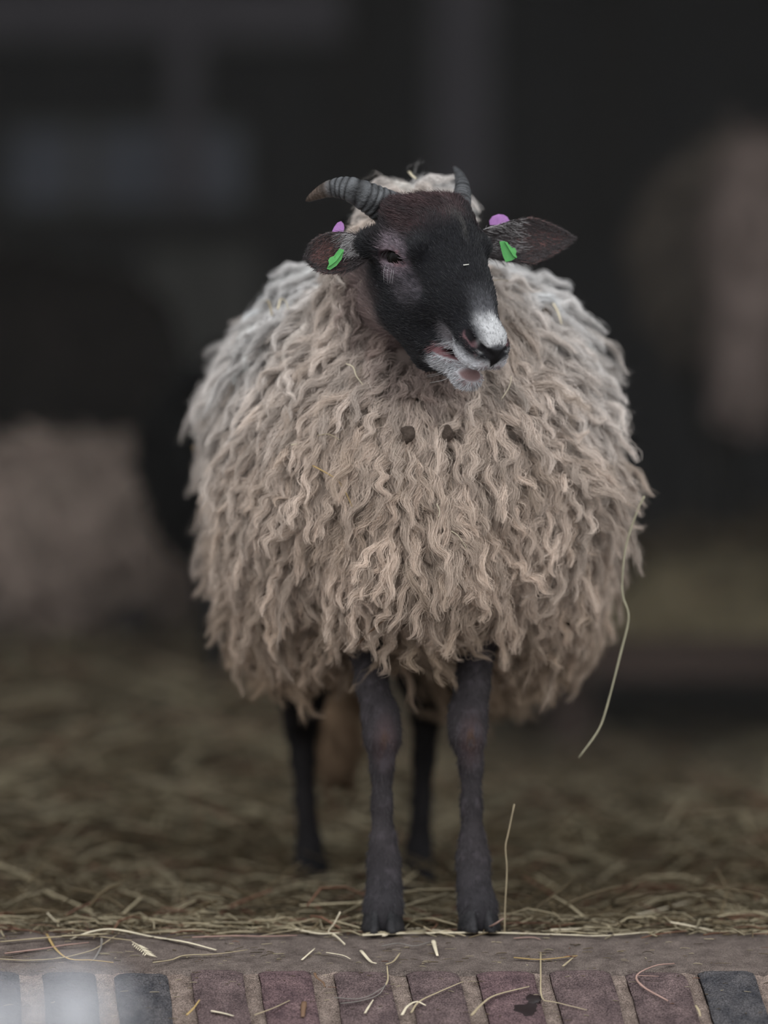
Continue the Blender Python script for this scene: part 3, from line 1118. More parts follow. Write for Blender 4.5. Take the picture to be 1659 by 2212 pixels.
def body_tint(V):
    c = np.empty_like(V)
    n1, n2 = vnoise(V, 45), vnoise(V, 130)
    c[:] = (0.031, 0.027, 0.028)
    c *= (0.6 + 0.8 * n1)[:, None]
    for kx in (P(832, 1600, 0), P(1016, 1595, 0)):                       # worn, reddish knees
        d = np.sqrt((((V - kx) * np.array([1.3, 0.2, 0.6])) ** 2).sum(1))
        m = (sstep(0.030, 0.008, d) * (0.5 + 0.6 * n2) * (V[:, 1] < 0.2))[:, None]
        c = c * (1 - m) + np.array((0.078, 0.050, 0.050)) * m
        m = (sstep(0.013, 0.004, d) * n1 * 1.2 * (V[:, 1] < 0.2))[:, None]
        c = c * (1 - m) + np.array((0.085, 0.045, 0.022)) * m
    m = ((sstep(0.62, 0.75, n2) * 0.6 + 0.25 * sstep(0.03, 0.0, V[:, 1] + 0.02)) * (V[:, 2] < 0.4) * (V[:, 1] < 0.2))[:, None]
    c = c * (1 - m) + np.array((0.058, 0.049, 0.054)) * m
    m = (sstep(0.12, 0.04, V[:, 2]) * 0.6)[:, None]
    c = c * (1 - m) + np.array((0.026, 0.025, 0.028)) * m
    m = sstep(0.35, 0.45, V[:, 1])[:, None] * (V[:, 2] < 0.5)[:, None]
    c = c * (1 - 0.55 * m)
    return c


def main_tint(V):
    hd = sstep(0.22, 0.10, np.sqrt(((V - H.w(0.05, 0, -0.03)) ** 2).sum(1) * 1.0))
    hd = ((V[:, 2] > 0.64) & (V[:, 1] < 0.1)).astype(float) * np.maximum(hd, 0.999 * (H.loc(V)[:, 0] > -0.13))
    return body_tint(V) * (1 - hd[:, None]) + head_tint(H, V) * hd[:, None]


sheep = mk_mesh('sheep', V, Q, M_SKIN, None, ORG, tint=main_tint(V))
tag(sheep, 'black-faced horned sheep with a shaggy beige fleece, standing on the brick threshold', 'sheep')

# short fur of the face
qc = V[Q].mean(1)
Lq = H.loc(qc)
wt = ((Lq[:, 0] > -0.105) & (qc[:, 2] > 0.66) & (qc[:, 1] < 0.03) & (Lq[:, 2] > -0.23)).astype(float)
p, n = sample(V, Q, 150000, wt)
ok = ~bare(H, p)
p, n = p[ok], n[ok]
Lp = H.loc(p)
lay = np.stack([-np.ones(len(p)), 0.25 * np.sign(Lp[:, 1]) * sstep(0, 0.03, np.abs(Lp[:, 1])), -0.35 * sstep(0.02, -0.02, Lp[:, 2])], 1)
fan0 = ((Lp[:, 0] > 0.10) & (Lp[:, 2] < -0.045)).astype(float)
fan = (Lp[:, 0] > 0.09) & (Lp[:, 2] < -0.028)
lay[fan] = np.stack([-0.25 + 0 * Lp[fan, 0], 0.9 * np.sign(Lp[fan, 1]) * np.clip(np.abs(Lp[fan, 1]) / 0.02, 0, 1), -0.9 + 0 * Lp[fan, 0]], 1)
swirl = (vnoise(p, 26) - 0.5) * 4.5 * sstep(0.03, -0.02, Lp[:, 0])
lay[:, 1] += swirl
lay = lay @ H.R
ln = 0.0075 + 0.007 * sstep(0.0, -0.06, Lp[:, 0]) + 0.002 * fan0 - 0.002 * sstep(0.10, 0.13, Lp[:, 0]) 
thr = sstep(0.045, 0.0, Lp[:, 0]) * sstep(-0.085, -0.115, Lp[:, 2])          # short dusky wool of the throat
ln = ln + 0.016 * thr
ft = head_tint(H, p + 0.0022 * rng.normal(size=p.shape)) * (0.5 + 1.0 * rng.random((len(p), 1)))
ft = ft * (1 - thr[:, None]) + thr[:, None] * np.array((0.20, 0.145, 0.135)) * (0.7 + 0.6 * rng.random((len(p), 1)))
grey = rng.random(len(p)) < 0.14
ft[grey] = ft[grey] * 1.5 + 0.035 * rng.random((grey.sum(), 1))
hp = strands(p, n, lay, ln, 5, jit=0.16, lift=0.30 + 0.25 * sstep(0.0, -0.06, Lp[:, 0]) + 0.25 * fan0 + 0.7 * thr)
mk_hair('face_fur', hp, np.array([0.00028, 0.00028, 0.00025, 0.00018, 0.00006]), ft, M_FUR, sheep, ORG)['kind'] = 'stuff'
# short fur of the legs
wt = ((qc[:, 2] < 0.42) & (qc[:, 2] > 0.03)).astype(float)
p, n = sample(V, Q, 26000, wt)
ft = body_tint(p) * (0.7 + 1.0 * rng.random((len(p), 1)))
hp = strands(p, n, np.tile([0, 0, -1.0], (len(p), 1)), 0.009, 4)
mk_hair('leg_fur', hp, np.array([0.0003, 0.0003, 0.0002, 0.00006]), ft, M_FUR, sheep, ORG)['kind'] = 'stuff'

# eyes, lids are part of the head
for sg in (-1, 1):
    en, et = eye_frame(H, sg)
    c = H.w(*eye_c(sg, en, 0.0080))
    v, f = uv_sphere(c, 0.0155)
    mk_mesh('eye', v, f, M_EYE, sheep, ORG)
# lashes and whiskers
lash, whisk = [], []
for sg in (-1, 1):
    en, et = eye_frame(H, sg)
    c0 = eye_c(sg, en, 0.0225)
    ett = et / np.linalg.norm(et)
    eu = np.cross(en, ett) * (1 if np.cross(en, ett)[2] > 0 else -1)
    for q in np.linspace(-0.013, 0.004, 9):
        a = c0 + ett * q + eu * 0.0055
        b = a + en * 0.006 - eu * 0.004 + ett * rng.normal() * 0.002
        e = b + en * 0.002 - eu * 0.007
        lash.append(np.array([H.w(*a), H.w(*b), H.w(*e)]))
    for q in (-0.008, -0.002, 0.001, 0.006):
        a = c0 + ett * q - eu * 0.010
        whisk.append(np.array([H.w(*a), H.w(*a) + np.array([-0.003 + 0.004 * rng.random(), -0.008, -0.010]), H.w(*a) + np.array([-0.008 + 0.006 * rng.random(), -0.010, -0.024])]))
    for q in range(5):
        a = np.array([0.12 + 0.03 * rng.random(), sg * 0.034, -0.018 - 0.014 * rng.random()])
        d = np.array([0.1 * rng.normal(), sg * 1.0, -0.4 + 0.3 * rng.random()])
        whisk.append(np.array([H.w(*a), H.w(*(a + d * 0.010)), H.w(*(a + d * 0.022 + [-0.004, 0, -0.003]))]))
    for q in range(4):
        a = np.array([0.12 + 0.02 * rng.random(), sg * 0.012, -0.082])
        whisk.append(np.array([H.w(*a), H.w(*(a + [0, sg * 0.010, -0.008])), H.w(*(a + [-0.004, sg * 0.024, -0.016]))]))
mk_hair('eyelashes', np.array(lash), np.array([0.00016, 0.00014, 0.00005]), np.full((len(lash), 3), 0.03), M_FUR, sheep, ORG)['kind'] = 'stuff'
mk_hair('whiskers', np.array(whisk), np.array([0.00013, 0.00012, 0.00005]), np.full((len(whisk), 3), 0.45), M_FUR, sheep, ORG)['kind'] = 'stuff'

# horns
hpL = [P(858, 462, -0.125), P(830, 446, -0.150), P(790, 424, -0.165), P(750, 407, -0.165), P(712, 408, -0.150), P(682, 421, -0.135), P(661, 434, -0.122)]
hpR = [P(990, 462, -0.115), P(996, 432, -0.100), P(999, 408, -0.080), P(995, 386, -0.050), P(988, 370, -0.020), P(980, 360, 0.010)]
for pts, r0, br in ((hpL, 0.0255, 0.66), (hpR, 0.0150, 0.97)):
    v, f, col = horn_mesh(pts, r0, brown=br)
    mk_mesh('horn', v, f, M_HORN, sheep, ORG, tint=col)

# ears
EARS = [
    (P(796, 535, -0.165), P(660, 556, -0.190), 0.0225, (-0.10, 0.0, 1.0), (0.15, -1.0, 0.05), -0.0),
    (P(1040, 526, -0.115), P(1236, 514, -0.090), 0.0262, (0.0, 0.0, 1.0), (-0.15, -1.0, 0.05), 0.0),
]
for q, (b, t, wd, up, fc, dr) in enumerate(EARS):
    v, f, en_, em_ = ear_mesh(b, t, wd, up, fc, cup=0.30, droop=dr, point=(1.6 if q == 0 else -0.6), curl=0.004)
    v = np.asarray(v)
    rel = (v - b) / np.linalg.norm(np.subtract(t, b))
    nn = vnoise(v, 90)
    et_ = np.empty_like(v)
    et_[:] = (0.045, 0.037, 0.038)
    half = len(v) // 2
    mid = np.tile(np.linspace(-1, 1, em_), en_)
    tt = np.repeat(np.linspace(0, 1, en_), em_)
    m = (sstep(0.75, 0.2, np.abs(mid)) * sstep(0.15, 0.4, tt) * sstep(1, 0.8, tt) * (0.35 + 0.9 * nn[:half]))[:, None]
    et_[:half] = et_[:half] * (1 - m) + np.array((0.21, 0.105, 0.098)) * m
    ear = mk_mesh('ear', v, f, M_SKIN, sheep, ORG, tint=et_)
    # ear hair, inside and along the rim
    fq = np.array([g for g in f if len(g) == 4])
    p, n = sample(v, fq, 9000)
    a = nrm(np.subtract(t, b))
    tpos = ((p - b) @ a) / np.linalg.norm(np.subtract(t, b))
    lay = np.tile(a, (len(p), 1)) + np.array([0, 0, -0.25])
    ln = np.where(tpos < 0.45, 0.014, 0.007)
    ft = np.tile((0.055, 0.047, 0.048), (len(p), 1)) * (0.5 + 1.2 * rng.random((len(p), 1)))
    inner = (n[:, 1] < -0.2) & (rng.random(len(p)) < 0.55 * sstep(0.25, 0.5, tpos) * sstep(1.0, 0.75, tpos))
    ft[inner] = np.array((0.15, 0.085, 0.080)) * (0.5 + 0.9 * rng.random((inner.sum(), 1)))
    pale = (tpos < 0.50) & (n[:, 1] < 0) & (rng.random(len(p)) < 0.85 * sstep(0.52, 0.25, tpos)) & ((p - b)[:, 2] > -0.010)
    ft[pale] = np.array((0.46, 0.44, 0.44)) * (0.6 + 0.7 * rng.random((pale.sum(), 1)))
    ff = strands(p, n, lay, ln, 5)
    mk_hair('ear_fur', ff, np.array([0.00022, 0.00022, 0.0002, 0.00013, 0.00005]), ft, M_FUR, ear, ORG)['kind'] = 'stuff'


def prism(poly, depth):
    """closed outline (N,3) pushed back along +Y by depth"""
    a = np.asarray(poly, float)
    b = a + np.asarray(depth, float)
    n = len(a)
    return np.vstack([a, b]), [tuple(range(n))[::-1], tuple(range(n, 2 * n))] + [(i, (i + 1) % n, n + (i + 1) % n, n + i) for i in range(n)]


# ear tags: lilac button behind the ear, green clip through it
def ear_tag(clip, arrow, y, disc, yd, label):
    v, f = prism([P(x, yy, y) for x, yy in clip], (0.0, 0.004, 0.001))
    v2, f2 = prism([P(x, yy, y - 0.0035) for x, yy in arrow], (0.0, 0.0032, 0.0))
    V_, F_ = merge([(v, f), (v2, f2)])
    t = mk_mesh('ear_tag', V_, F_, M_GREEN, sheep, ORG, smooth=False)
    t['label'] = label
    v, f = prism([P(x, yy, yd) for x, yy in disc], (0.0, 0.003, 0.001))
    d = mk_mesh('tag_button', v, f, M_PURPLE, t, ORG, smooth=False)
    d['label'] = 'lilac button at the back of the ear'


ear_tag([(733, 538), (743, 541), (738, 560), (727, 574), (713, 583), (706, 581), (712, 566)],
        [(736, 539), (741, 543), (727, 563), (716, 572), (708, 577), (711, 571), (709, 562), (713, 556), (721, 553), (723, 558)], -0.1905,
        [(714, 508), (722, 491), (729, 482), (737, 479), (742, 484), (744, 492), (742, 500), (738, 510)], -0.158, 'green clip with lilac button')
ear_tag([(1079, 523), (1090, 522), (1100, 530), (1108, 538), (1117, 556), (1105, 563), (1092, 566), (1086, 552)],
        [(1090, 522), (1096, 523), (1103, 536), (1112, 535), (1116, 543), (1114, 550), (1117, 558), (1109, 553)], -0.1430,
        [(1057, 478), (1063, 469), (1076, 464), (1088, 465), (1096, 470), (1101, 478), (1098, 486), (1058, 486)], -0.095, 'green clip with lilac button')

# cloven hooves
for (c, fw) in ((P(827, 2012, -0.036), (0, -1)), (P(1036, 2010, -0.036), (0.12, -1)), (P(686, 1960, 0.585), (0, -1)), (P(899, 1955, 0.585), (0, -1))):
    c = np.array(c)
    c[2] = max(c[2], 0.002)
    v, f = hoof_mesh(c, fw, 0.0150, 0.054, 0.030)
    mk_mesh('hoof', v, f, M_HOOF, sheep, ORG)
# ==== SECTION fleece
SHELL = [
    Ell((0.030, 0.42, 0.650), (0.246, 0.42, 0.225), k=0.08),
    Ell((0.050, 0.07, 0.600), (0.225, 0.185, 0.197), k=0.08),
    Ell((0.040, 0.17, 0.715), (0.205, 0.21, 0.170), k=0.08),
    Cap((0.045, 0.06, 0.740), (0.028, -0.015, 0.835), 0.150, 0.085, 0.06),
    Ell((0.035, 0.05, 0.925), (0.050, 0.07, 0.055), k=0.04),
    Ell((-0.105, 0.26, 0.490), (0.085, 0.25, 0.120), k=0.06),
    Ell((0.180, 0.26, 0.490), (0.085, 0.25, 0.120), k=0.06),
    Ell((0.045, -0.01, 0.490), (0.100, 0.10, 0.075), k=0.06),
    Ell((0.125, 0.60, 0.430), (0.085, 0.17, 0.120), k=0.06),
]
HEADP = [q for q in HP if not q.sub]
sx = np.arange(-0.34, 0.42, 0.011)
sy = np.arange(-0.22, 0.92, 0.011)
sz = np.arange(0.28, 1.06, 0.011)
SV, SQ = polygonize(SHELL, sx, sy, sz)


def wool_tint(p):
    """albedo of the wool: greyer on the back, tan on the chest, browner underneath"""
    z, y = p[:, 2], p[:, 1]
    n1, n2 = vnoise(p, 16), vnoise(p, 55)
    side = sstep(0.10, 0.26, np.abs(p[:, 0] - 0.04))
    c = np.empty_like(p)
    c[:] = (0.67, 0.54, 0.445)
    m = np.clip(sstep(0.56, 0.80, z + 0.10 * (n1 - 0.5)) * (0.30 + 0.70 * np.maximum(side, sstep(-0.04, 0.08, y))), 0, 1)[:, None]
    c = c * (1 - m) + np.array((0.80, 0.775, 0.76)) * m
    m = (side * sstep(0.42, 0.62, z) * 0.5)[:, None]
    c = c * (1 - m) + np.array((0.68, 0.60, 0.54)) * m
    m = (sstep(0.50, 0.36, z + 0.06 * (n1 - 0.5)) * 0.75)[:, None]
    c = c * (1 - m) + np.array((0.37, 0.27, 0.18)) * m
    m = (sstep(0.60, 0.85, n2) * 0.35)[:, None]
    c = c * (1 - m) + np.array((0.33, 0.23, 0.15)) * m
    # lilac marking paint on the shoulder, greenish mark behind the horn
    for q, r, col, k in ((P(600, 612, 0.30), 0.05, (0.50, 0.33, 0.44), 0.8), (P(748, 462, 0.08), 0.045, (0.30, 0.36, 0.33), 0.9)):
        m = (sstep(r, r * 0.4, np.sqrt(((p - q) ** 2 * np.array([1, 0.08, 1])).sum(1))) * k)[:, None]
        c = c * (1 - m) + np.array(col) * m
    # brownish lilac where the wool meets the throat
    d = sdf(HEADP, p)
    m = (sstep(0.075, 0.025, d) * (z < 0.87) * (p[:, 0] < 0.10) * 0.8)[:, None]
    c = c * (1 - m) + np.array((0.30, 0.225, 0.205)) * m
    return c


lump = (vnoise(SV, 30) - 0.5) * 0.026
SN = mesh_normals(SV, SQ)
fleece = mk_mesh('fleece', SV + SN * lump[:, None] - SN * 0.018, SQ, M_WOOLBASE, sheep, ORG, tint=wool_tint(SV) * 0.40)  # shell colour darkened to paint shade into the gaps between locks

qc = SV[SQ].mean(1)
qn = mesh_normals(SV, SQ)[SQ].mean(1)
wt = np.where(qc[:, 1] < 0.36, 1.0, 0.40) * np.where(qn[:, 1] > 0.75, 0.3, 1.0)
NL = 7000
p, n = even_roots(SV, SQ, NL, wt)
keep = sdf(HEADP, p) > 0.022
for lx in (-0.016, 0.118):                     # the tops of the front legs part the wool
    keep &= ~((np.abs(p[:, 0] - lx) < 0.040) & (p[:, 2] < 0.43) & (p[:, 1] < 0.08))
p, n = p[keep], n[keep]
N = len(p)
rel = p - np.array([0.035, 0, 0])
lay = np.tile([0.0, 0.0, -1.0], (N, 1))
topw = sstep(0.2, 0.9, n[:, 2])
lay[:, 0] += np.sign(rel[:, 0]) * (0.25 + 0.9 * topw)
lay[:, 1] += 0.15 + 0.2 * topw
lay += 1.0 * (np.stack([vnoise(p, 12), vnoise(p + 5, 12), vnoise(p + 9, 12)], 1) - 0.5)
side = sstep(0.10, 0.26, np.abs(rel[:, 0]))
L = 0.064 + 0.042 * rng.random(N) + 0.016 * side + 0.010 * sstep(0.52, 0.40, p[:, 2])
nape = np.sqrt(((p - np.array([0.035, 0.05, 0.94])) ** 2).sum(1)) < 0.09
L[nape] *= 0.75
collar = sstep(0.10, 0.03, sdf(HEADP, p))
L *= 1 - 0.45 * collar
stand = 0.85 + 0.35 * rng.random(N) - 0.25 * collar
stand[nape] = 1.4
wisp = (rng.random(N) < 0.04) & ((side > 0.4) | (p[:, 2] < 0.5))
L[wisp] *= 1.35
r0 = 0.0080 + 0.0085 * rng.random(N) ** 1.5
r0[wisp] = 0.0055
n = nrm(n + 0.7 * (np.stack([vnoise(p, 22), vnoise(p + 3, 22), vnoise(p + 7, 22)], 1) - 0.5))
NSTR, NPT = 78, 11
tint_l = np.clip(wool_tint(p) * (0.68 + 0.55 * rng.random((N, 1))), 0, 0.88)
pts = wool_locks(p, n, lay, L, r0, NSTR, NPT, wave=0.0045, frizz=0.0019, stand=stand, drop=0.35)
ts = np.repeat(tint_l, NSTR, 0) * (0.82 + 0.36 * rng.random((N * NSTR, 1)))
rad = np.interp(np.linspace(0, 1, NPT), [0, 0.6, 0.9, 1], [0.00023, 0.00021, 0.00014, 0.00005])
mk_hair('wool_locks', pts, rad, ts, M_WOOL, fleece, ORG)['kind'] = 'stuff'
# loose frizz standing off the locks
NF = 7000
pf, nf = sample(SV, SQ, NF, wt)
kf = sdf(HEADP, pf) > 0.03
pf, nf = pf[kf], nf[kf]
lf = np.tile([0.0, 0.0, -1.0], (len(pf), 1)) + 0.7 * rng.normal(size=(len(pf), 3)) + np.sign(pf[:, :1] - 0.035) * np.array([0.5, 0, 0])
fz = wool_locks(pf, nf, lf, 0.05 + 0.035 * rng.random(len(pf)), np.full(len(pf), 0.004), 3, 10, wave=0.004, stand=1.15, drop=0.3)
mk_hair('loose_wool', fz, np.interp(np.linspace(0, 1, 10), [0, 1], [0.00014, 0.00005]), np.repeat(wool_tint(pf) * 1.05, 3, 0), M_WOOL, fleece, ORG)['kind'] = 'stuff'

# long woolly tail hanging behind the hind legs
tv = [Cap((-0.06, 0.76, 0.74), (-0.065, 0.875, 0.60), 0.055, 0.055, 0.03), Cap((-0.065, 0.875, 0.60), (-0.068, 0.88, 0.17), 0.055, 0.030, 0.03)]
v, q = polygonize(tv, np.arange(-0.20, 0.08, 0.010), np.arange(0.66, 0.98, 0.010), np.arange(0.10, 0.84, 0.010))
tail = mk_mesh('tail', v, q, M_WOOLBASE, sheep, ORG, tint=np.array((0.17, 0.115, 0.075)) * (0.6 + 0.8 * vnoise(v, 30))[:, None])
tail['label'] = 'long brown woolly tail behind the hind legs'
p, n = sample(v, q, 300)
pts = wool_locks(p, n, np.tile([0.0, 0, -1.0], (len(p), 1)), 0.05 + 0.02 * rng.random(len(p)), np.full(len(p), 0.010), 14, 8, stand=0.5)
mk_hair('wool_locks', pts, np.interp(np.linspace(0, 1, 8), [0, 1], [0.0007, 0.0002]), np.repeat(np.array((0.21, 0.145, 0.095)) * (0.6 + 0.7 * rng.random((len(p), 1))), 14, 0), M_WOOL, tail, ORG)['kind'] = 'stuff'
# ==== SECTION flock
def other_sheep(label, loc, rotz, scale, wool, face, seed, lying=False, head_low=False, tail=False, locks=1500, base_dark=0.75):
    """another sheep, facing local -Y, feet on z = 0"""
    r = np.random.default_rng(seed)
    dz = -0.27 if lying else 0.0
    if head_low:
        h = Head((0.02, -0.36, 0.42 + dz * 0.3), (0.1, -0.35, -0.93), (1.0, 0.1, 0.0))
        neck = [Cap((0, 0.0, 0.66 + dz), (0.015, -0.30, 0.50 + dz * 0.3), 0.12, 0.07, 0.05)]
        nshell = [Cap((0, 0.0, 0.66 + dz), (0.01, -0.24, 0.55 + dz * 0.3), 0.17, 0.11, 0.06)]
    else:
        h = Head((0.02, -0.24, 0.88 + dz), (0.1, -0.80, -0.55), (1.0, 0.12, 0.0))
        neck = [Cap((0, 0.05, 0.68 + dz), (0.015, -0.15, 0.87 + dz), 0.12, 0.07, 0.05)]
        nshell = [Cap((0, 0.05, 0.70 + dz), (0.01, -0.08, 0.83 + dz), 0.16, 0.10, 0.06)]
    body = [Ell((0, 0.36, 0.61 + dz), (0.16, 0.40, 0.18), k=0.06), Ell((0, 0.05, 0.60 + dz), (0.14, 0.16, 0.18), k=0.06)] + neck
    hooves = []
    for x, y, hind in ((-0.09, 0.0, 0), (0.09, 0.0, 0), (-0.10, 0.62, 1), (0.10, 0.62, 1)):
        if lying:
            ch = [((x, y + 0.05, 0.32), 0.07), ((x * 1.5, y - 0.10, 0.09), 0.035), ((x * 1.5, y + 0.12, 0.04), 0.022), ((x * 1.5, y + 0.20, 0.028), 0.022)]
            hooves.append(((x * 1.5, y + 0.23, 0.012), (0, 1)))
        elif hind:
            ch = [((x, y - 0.02, 0.50), 0.09), ((x, y - 0.06, 0.38), 0.05), ((x, y + 0.06, 0.25), 0.026), ((x, y + 0.04, 0.14), 0.018), ((x, y + 0.01, 0.07), 0.022), ((x, y - 0.02, 0.03), 0.023)]
            hooves.append(((x, y - 0.035, 0.002), (0, -1)))
        else:
            ch = [((x, y + 0.04, 0.46), 0.06), ((x, y, 0.26), 0.026), ((x, y, 0.14), 0.018), ((x, y, 0.08), 0.022), ((x, y - 0.02, 0.03), 0.023)]
            hooves.append(((x, y - 0.035, 0.002), (0, -1)))
        body += leg([(np.array(a), b) for a, b in ch])
    body += head_prims(h)
    V, Q = polygonize(body, np.arange(-0.24, 0.25, 0.009), np.arange(-0.60, 0.86, 0.009), np.arange(-0.01, 1.03, 0.009))
    t = np.tile(face, (len(V), 1)) * (0.7 + 0.6 * vnoise(V, 40))[:, None]
    root = mk_mesh('sheep', V, Q, M_SKIN, tint=t)
    tag(root, label, 'sheep', 'sheep in the dim barn')
    for sg in (-1, 1):
        b = h.w(-0.036, sg * 0.060, -0.02)
        v, f, _, _ = ear_mesh(b, b + h.S * sg * 0.11 + np.array([0, 0, -0.02]), 0.024, h.U, h.F * 0.6 + np.array([0, -0.5, 0]), n=12, m=9)
        mk_mesh('ear', v, f, M_SKIN, root, tint=np.tile(face, (len(v), 1)))
        en, et = eye_frame(h, sg)
        v, f = uv_sphere(h.w(*eye_c(sg, en, 0.0065)), 0.0155, 12, 8)
        mk_mesh('eye', v, f, M_EYE, root)
    for c, fw in hooves:
        v, f = hoof_mesh(c, fw, 0.016, 0.05, 0.035)
        mk_mesh('hoof', v, f, M_HOOF, root)
    shell = [Ell((0, 0.40, 0.645 + dz), (0.255, 0.43, 0.215), k=0.08), Ell((0, 0.06, 0.60 + dz), (0.22, 0.19, 0.205), k=0.08),
             Ell((0, 0.62, 0.64 + dz), (0.225, 0.22, 0.215), k=0.08), Ell((0, 0.30, 0.52 + dz), (0.21, 0.36, 0.14), k=0.06)] + nshell
    sv, sq = polygonize(shell, np.arange(-0.33, 0.34, 0.016), np.arange(-0.5, 0.95, 0.016), np.arange(0.0, 1.05, 0.016))
    sn = mesh_normals(sv, sq)
    wt = lambda p: np.array(wool) * (0.75 + 0.5 * vnoise(p, 14))[:, None]
    sv2 = sv + sn * ((vnoise(sv, 22) - 0.5) * 0.03)[:, None] - sn * 0.010
    if lying:
        sv2[:, 2] = np.maximum(sv2[:, 2], 0.01)
    fl_ = mk_mesh('fleece', sv2, sq, M_WOOLBASE, root, tint=wt(sv) * base_dark)
    p, n = sample(sv, sq, locks)
    ok = sdf([q for q in head_prims(h) if not q.sub][:7], p) > 0.03
    p, n = p[ok], n[ok]
    lay = np.tile([0.0, 0.0, -1.0], (len(p), 1)) + 0.5 * rng.normal(size=(len(p), 3)) + np.stack([np.sign(p[:, 0]) * 0.4, 0.2 + 0 * p[:, 0], 0 * p[:, 0]], 1)
    pts = wool_locks(p, n, lay, 0.07 + 0.03 * rng.random(len(p)), np.full(len(p), 0.017), 14, 8, wave=0.005, drop=0.35)
    if lying:
        pts[..., 2] = np.maximum(pts[..., 2], 0.005)
    mk_hair('wool_locks', pts, np.interp(np.linspace(0, 1, 8), [0, 0.7, 1], [0.0012, 0.0010, 0.0002]), np.repeat(wt(p) * (0.75 + 0.5 * rng.random((len(p), 1))), 14, 0), M_WOOL, fl_)['kind'] = 'stuff'
    if tail:
        tv = [Cap((0, 0.80, 0.80), (0.0, 0.885, 0.66), 0.075, 0.085, 0.04), Cap((0.0, 0.885, 0.66), (0.01, 0.90, 0.34), 0.085, 0.060, 0.04)]
        v, q = polygonize(tv, np.arange(-0.15, 0.16, 0.012), np.arange(0.68, 1.02, 0.012), np.arange(0.24, 0.92, 0.012))
        to = mk_mesh('tail', v, q, M_WOOLBASE, root, tint=np.array(tail) * (0.7 + 0.6 * vnoise(v, 30))[:, None])
        to['label'] = 'long woolly tail, paler than the rump'
        p, n = sample(v, q, 260)
        pts = wool_locks(p, n, np.tile([0.0, 0, -1.0], (len(p), 1)), 0.06 + 0.02 * rng.random(len(p)), np.full(len(p), 0.014), 12, 8, stand=0.5)
        mk_hair('wool_locks', pts, np.full(8, 0.001), np.repeat(np.array(tail) * (0.75 + 0.5 * rng.random((len(p), 1))), 12, 0), M_WOOL, to)['kind'] = 'stuff'
    root.location = loc
    root.rotation_euler = (0, 0, rotz)
    root.scale = (scale, scale, scale)
    return root


def on_litter(x, y):
    return float(litter_z(np.array([x]), np.array([y]))[0])


other_sheep('cream-brown sheep lying on the straw in front of the dark sheep', (-0.96, 3.20, on_litter(-0.96, 3.2) - 0.01), math.radians(-68), 0.80, (0.50, 0.40, 0.34), (0.03, 0.027, 0.027), 3, lying=True)
other_sheep('dark brown sheep standing behind the lying cream sheep, head lowered', (-1.38, 4.55, on_litter(-1.38, 4.55)), math.radians(-80), 1.06, (0.030, 0.024, 0.020), (0.022, 0.019, 0.017), 4, head_low=True)
other_sheep('small black sheep seen from behind, beside the shaggy horned sheep', (-0.27, 3.00, on_litter(-0.27, 2.5) - 0.02), math.radians(184), 0.78, (0.016, 0.016, 0.016), (0.014, 0.014, 0.014), 5)

# raised wooden platform with a heap of hay, and the sheep standing up on it
M_PLANK = noise_mat('platform_boards', (0.045, 0.030, 0.024), (0.085, 0.058, 0.046), scale=7, rough=0.9, stretch=(0.4, 4, 4))
plat = bpy.data.objects.new('wooden_platform', None)
COL.objects.link(plat)
plat.location = (1.75, 4.7, 0.0)
tag(plat, 'dark raised wooden platform carrying a heap of hay', 'platform')
PO = np.array([1.75, 4.7, 0.0])
for k in range(10):
    add_box('plank', (1.72, 3.74 + 0.2 * k, 0.285), (1.42, 0.094, 0.016), M_PLANK, plat, origin=PO)
add_box('front_board', (1.72, 3.625, 0.262), (1.42, 0.015, 0.045), M_PLANK, plat, origin=PO)
for x in (0.40, 1.7, 3.0):
    for y in (3.72, 5.5):
        add_box('leg', (x, y, 0.125), (0.045, 0.045, 0.144), M_PLANK, plat, origin=PO)
hx, hy = np.meshgrid(np.linspace(0.36, 3.05, 70), np.linspace(3.66, 5.62, 60), indexing='ij')
pp = np.stack([hx.ravel(), hy.ravel(), 0 * hx.ravel()], 1)
edge = np.minimum(np.minimum((hx - 0.36) / 0.5, (3.05 - hx) / 0.3), np.minimum((hy - 3.66) / 0.25, (5.62 - hy) / 0.3))
hz = 0.303 + np.clip(edge, 0, 1) ** 0.6 * (0.17 + 0.10 * vnoise(pp, 3).reshape(hx.shape) + 0.05 * vnoise(pp, 11).reshape(hx.shape) - 0.03)
idx = np.arange(hx.size).reshape(hx.shape)
quad = np.stack([idx[:-1, :-1], idx[1:, :-1], idx[1:, 1:], idx[:-1, 1:]], -1).reshape(-1, 4)
M_HAY = noise_mat('dry_hay', (0.10, 0.082, 0.048), (0.24, 0.195, 0.115), scale=30, rough=1.0, bump=0.8)
heap = mk_mesh('hay_heap', np.stack([hx, hy, hz], -1).reshape(-1, 3), quad, M_HAY)
tag(heap, 'heap of brown hay on the raised platform', 'hay', None, 'stuff')
N = 3500
i, j = rng.integers(0, hx.shape[0], N), rng.integers(0, hx.shape[1], N)
c = np.stack([hx[i, j], hy[i, j], hz[i, j] + 0.01 + 0.03 * rng.random(N)], 1)
straw_mesh('loose_hay', c, rng.random(N) * 6.283, 0.3 * rng.normal(size=N), 0.16 * (0.5 + rng.random(N)), 0.0022 * (0.6 + 0.8 * rng.random(N)), straw_tints(N, 0.10), heap)['kind'] = 'stuff'
other_sheep('brown-grey long-tailed sheep seen from behind, standing on the hay platform', (0.93, 4.9, 0.46), math.radians(172), 1.08, (0.20, 0.165, 0.135), (0.03, 0.028, 0.027), 6, tail=(0.29, 0.225, 0.20))
# ==== SECTION straws
STRAW_GROUP = 'loose straws on the sill and the bricks'


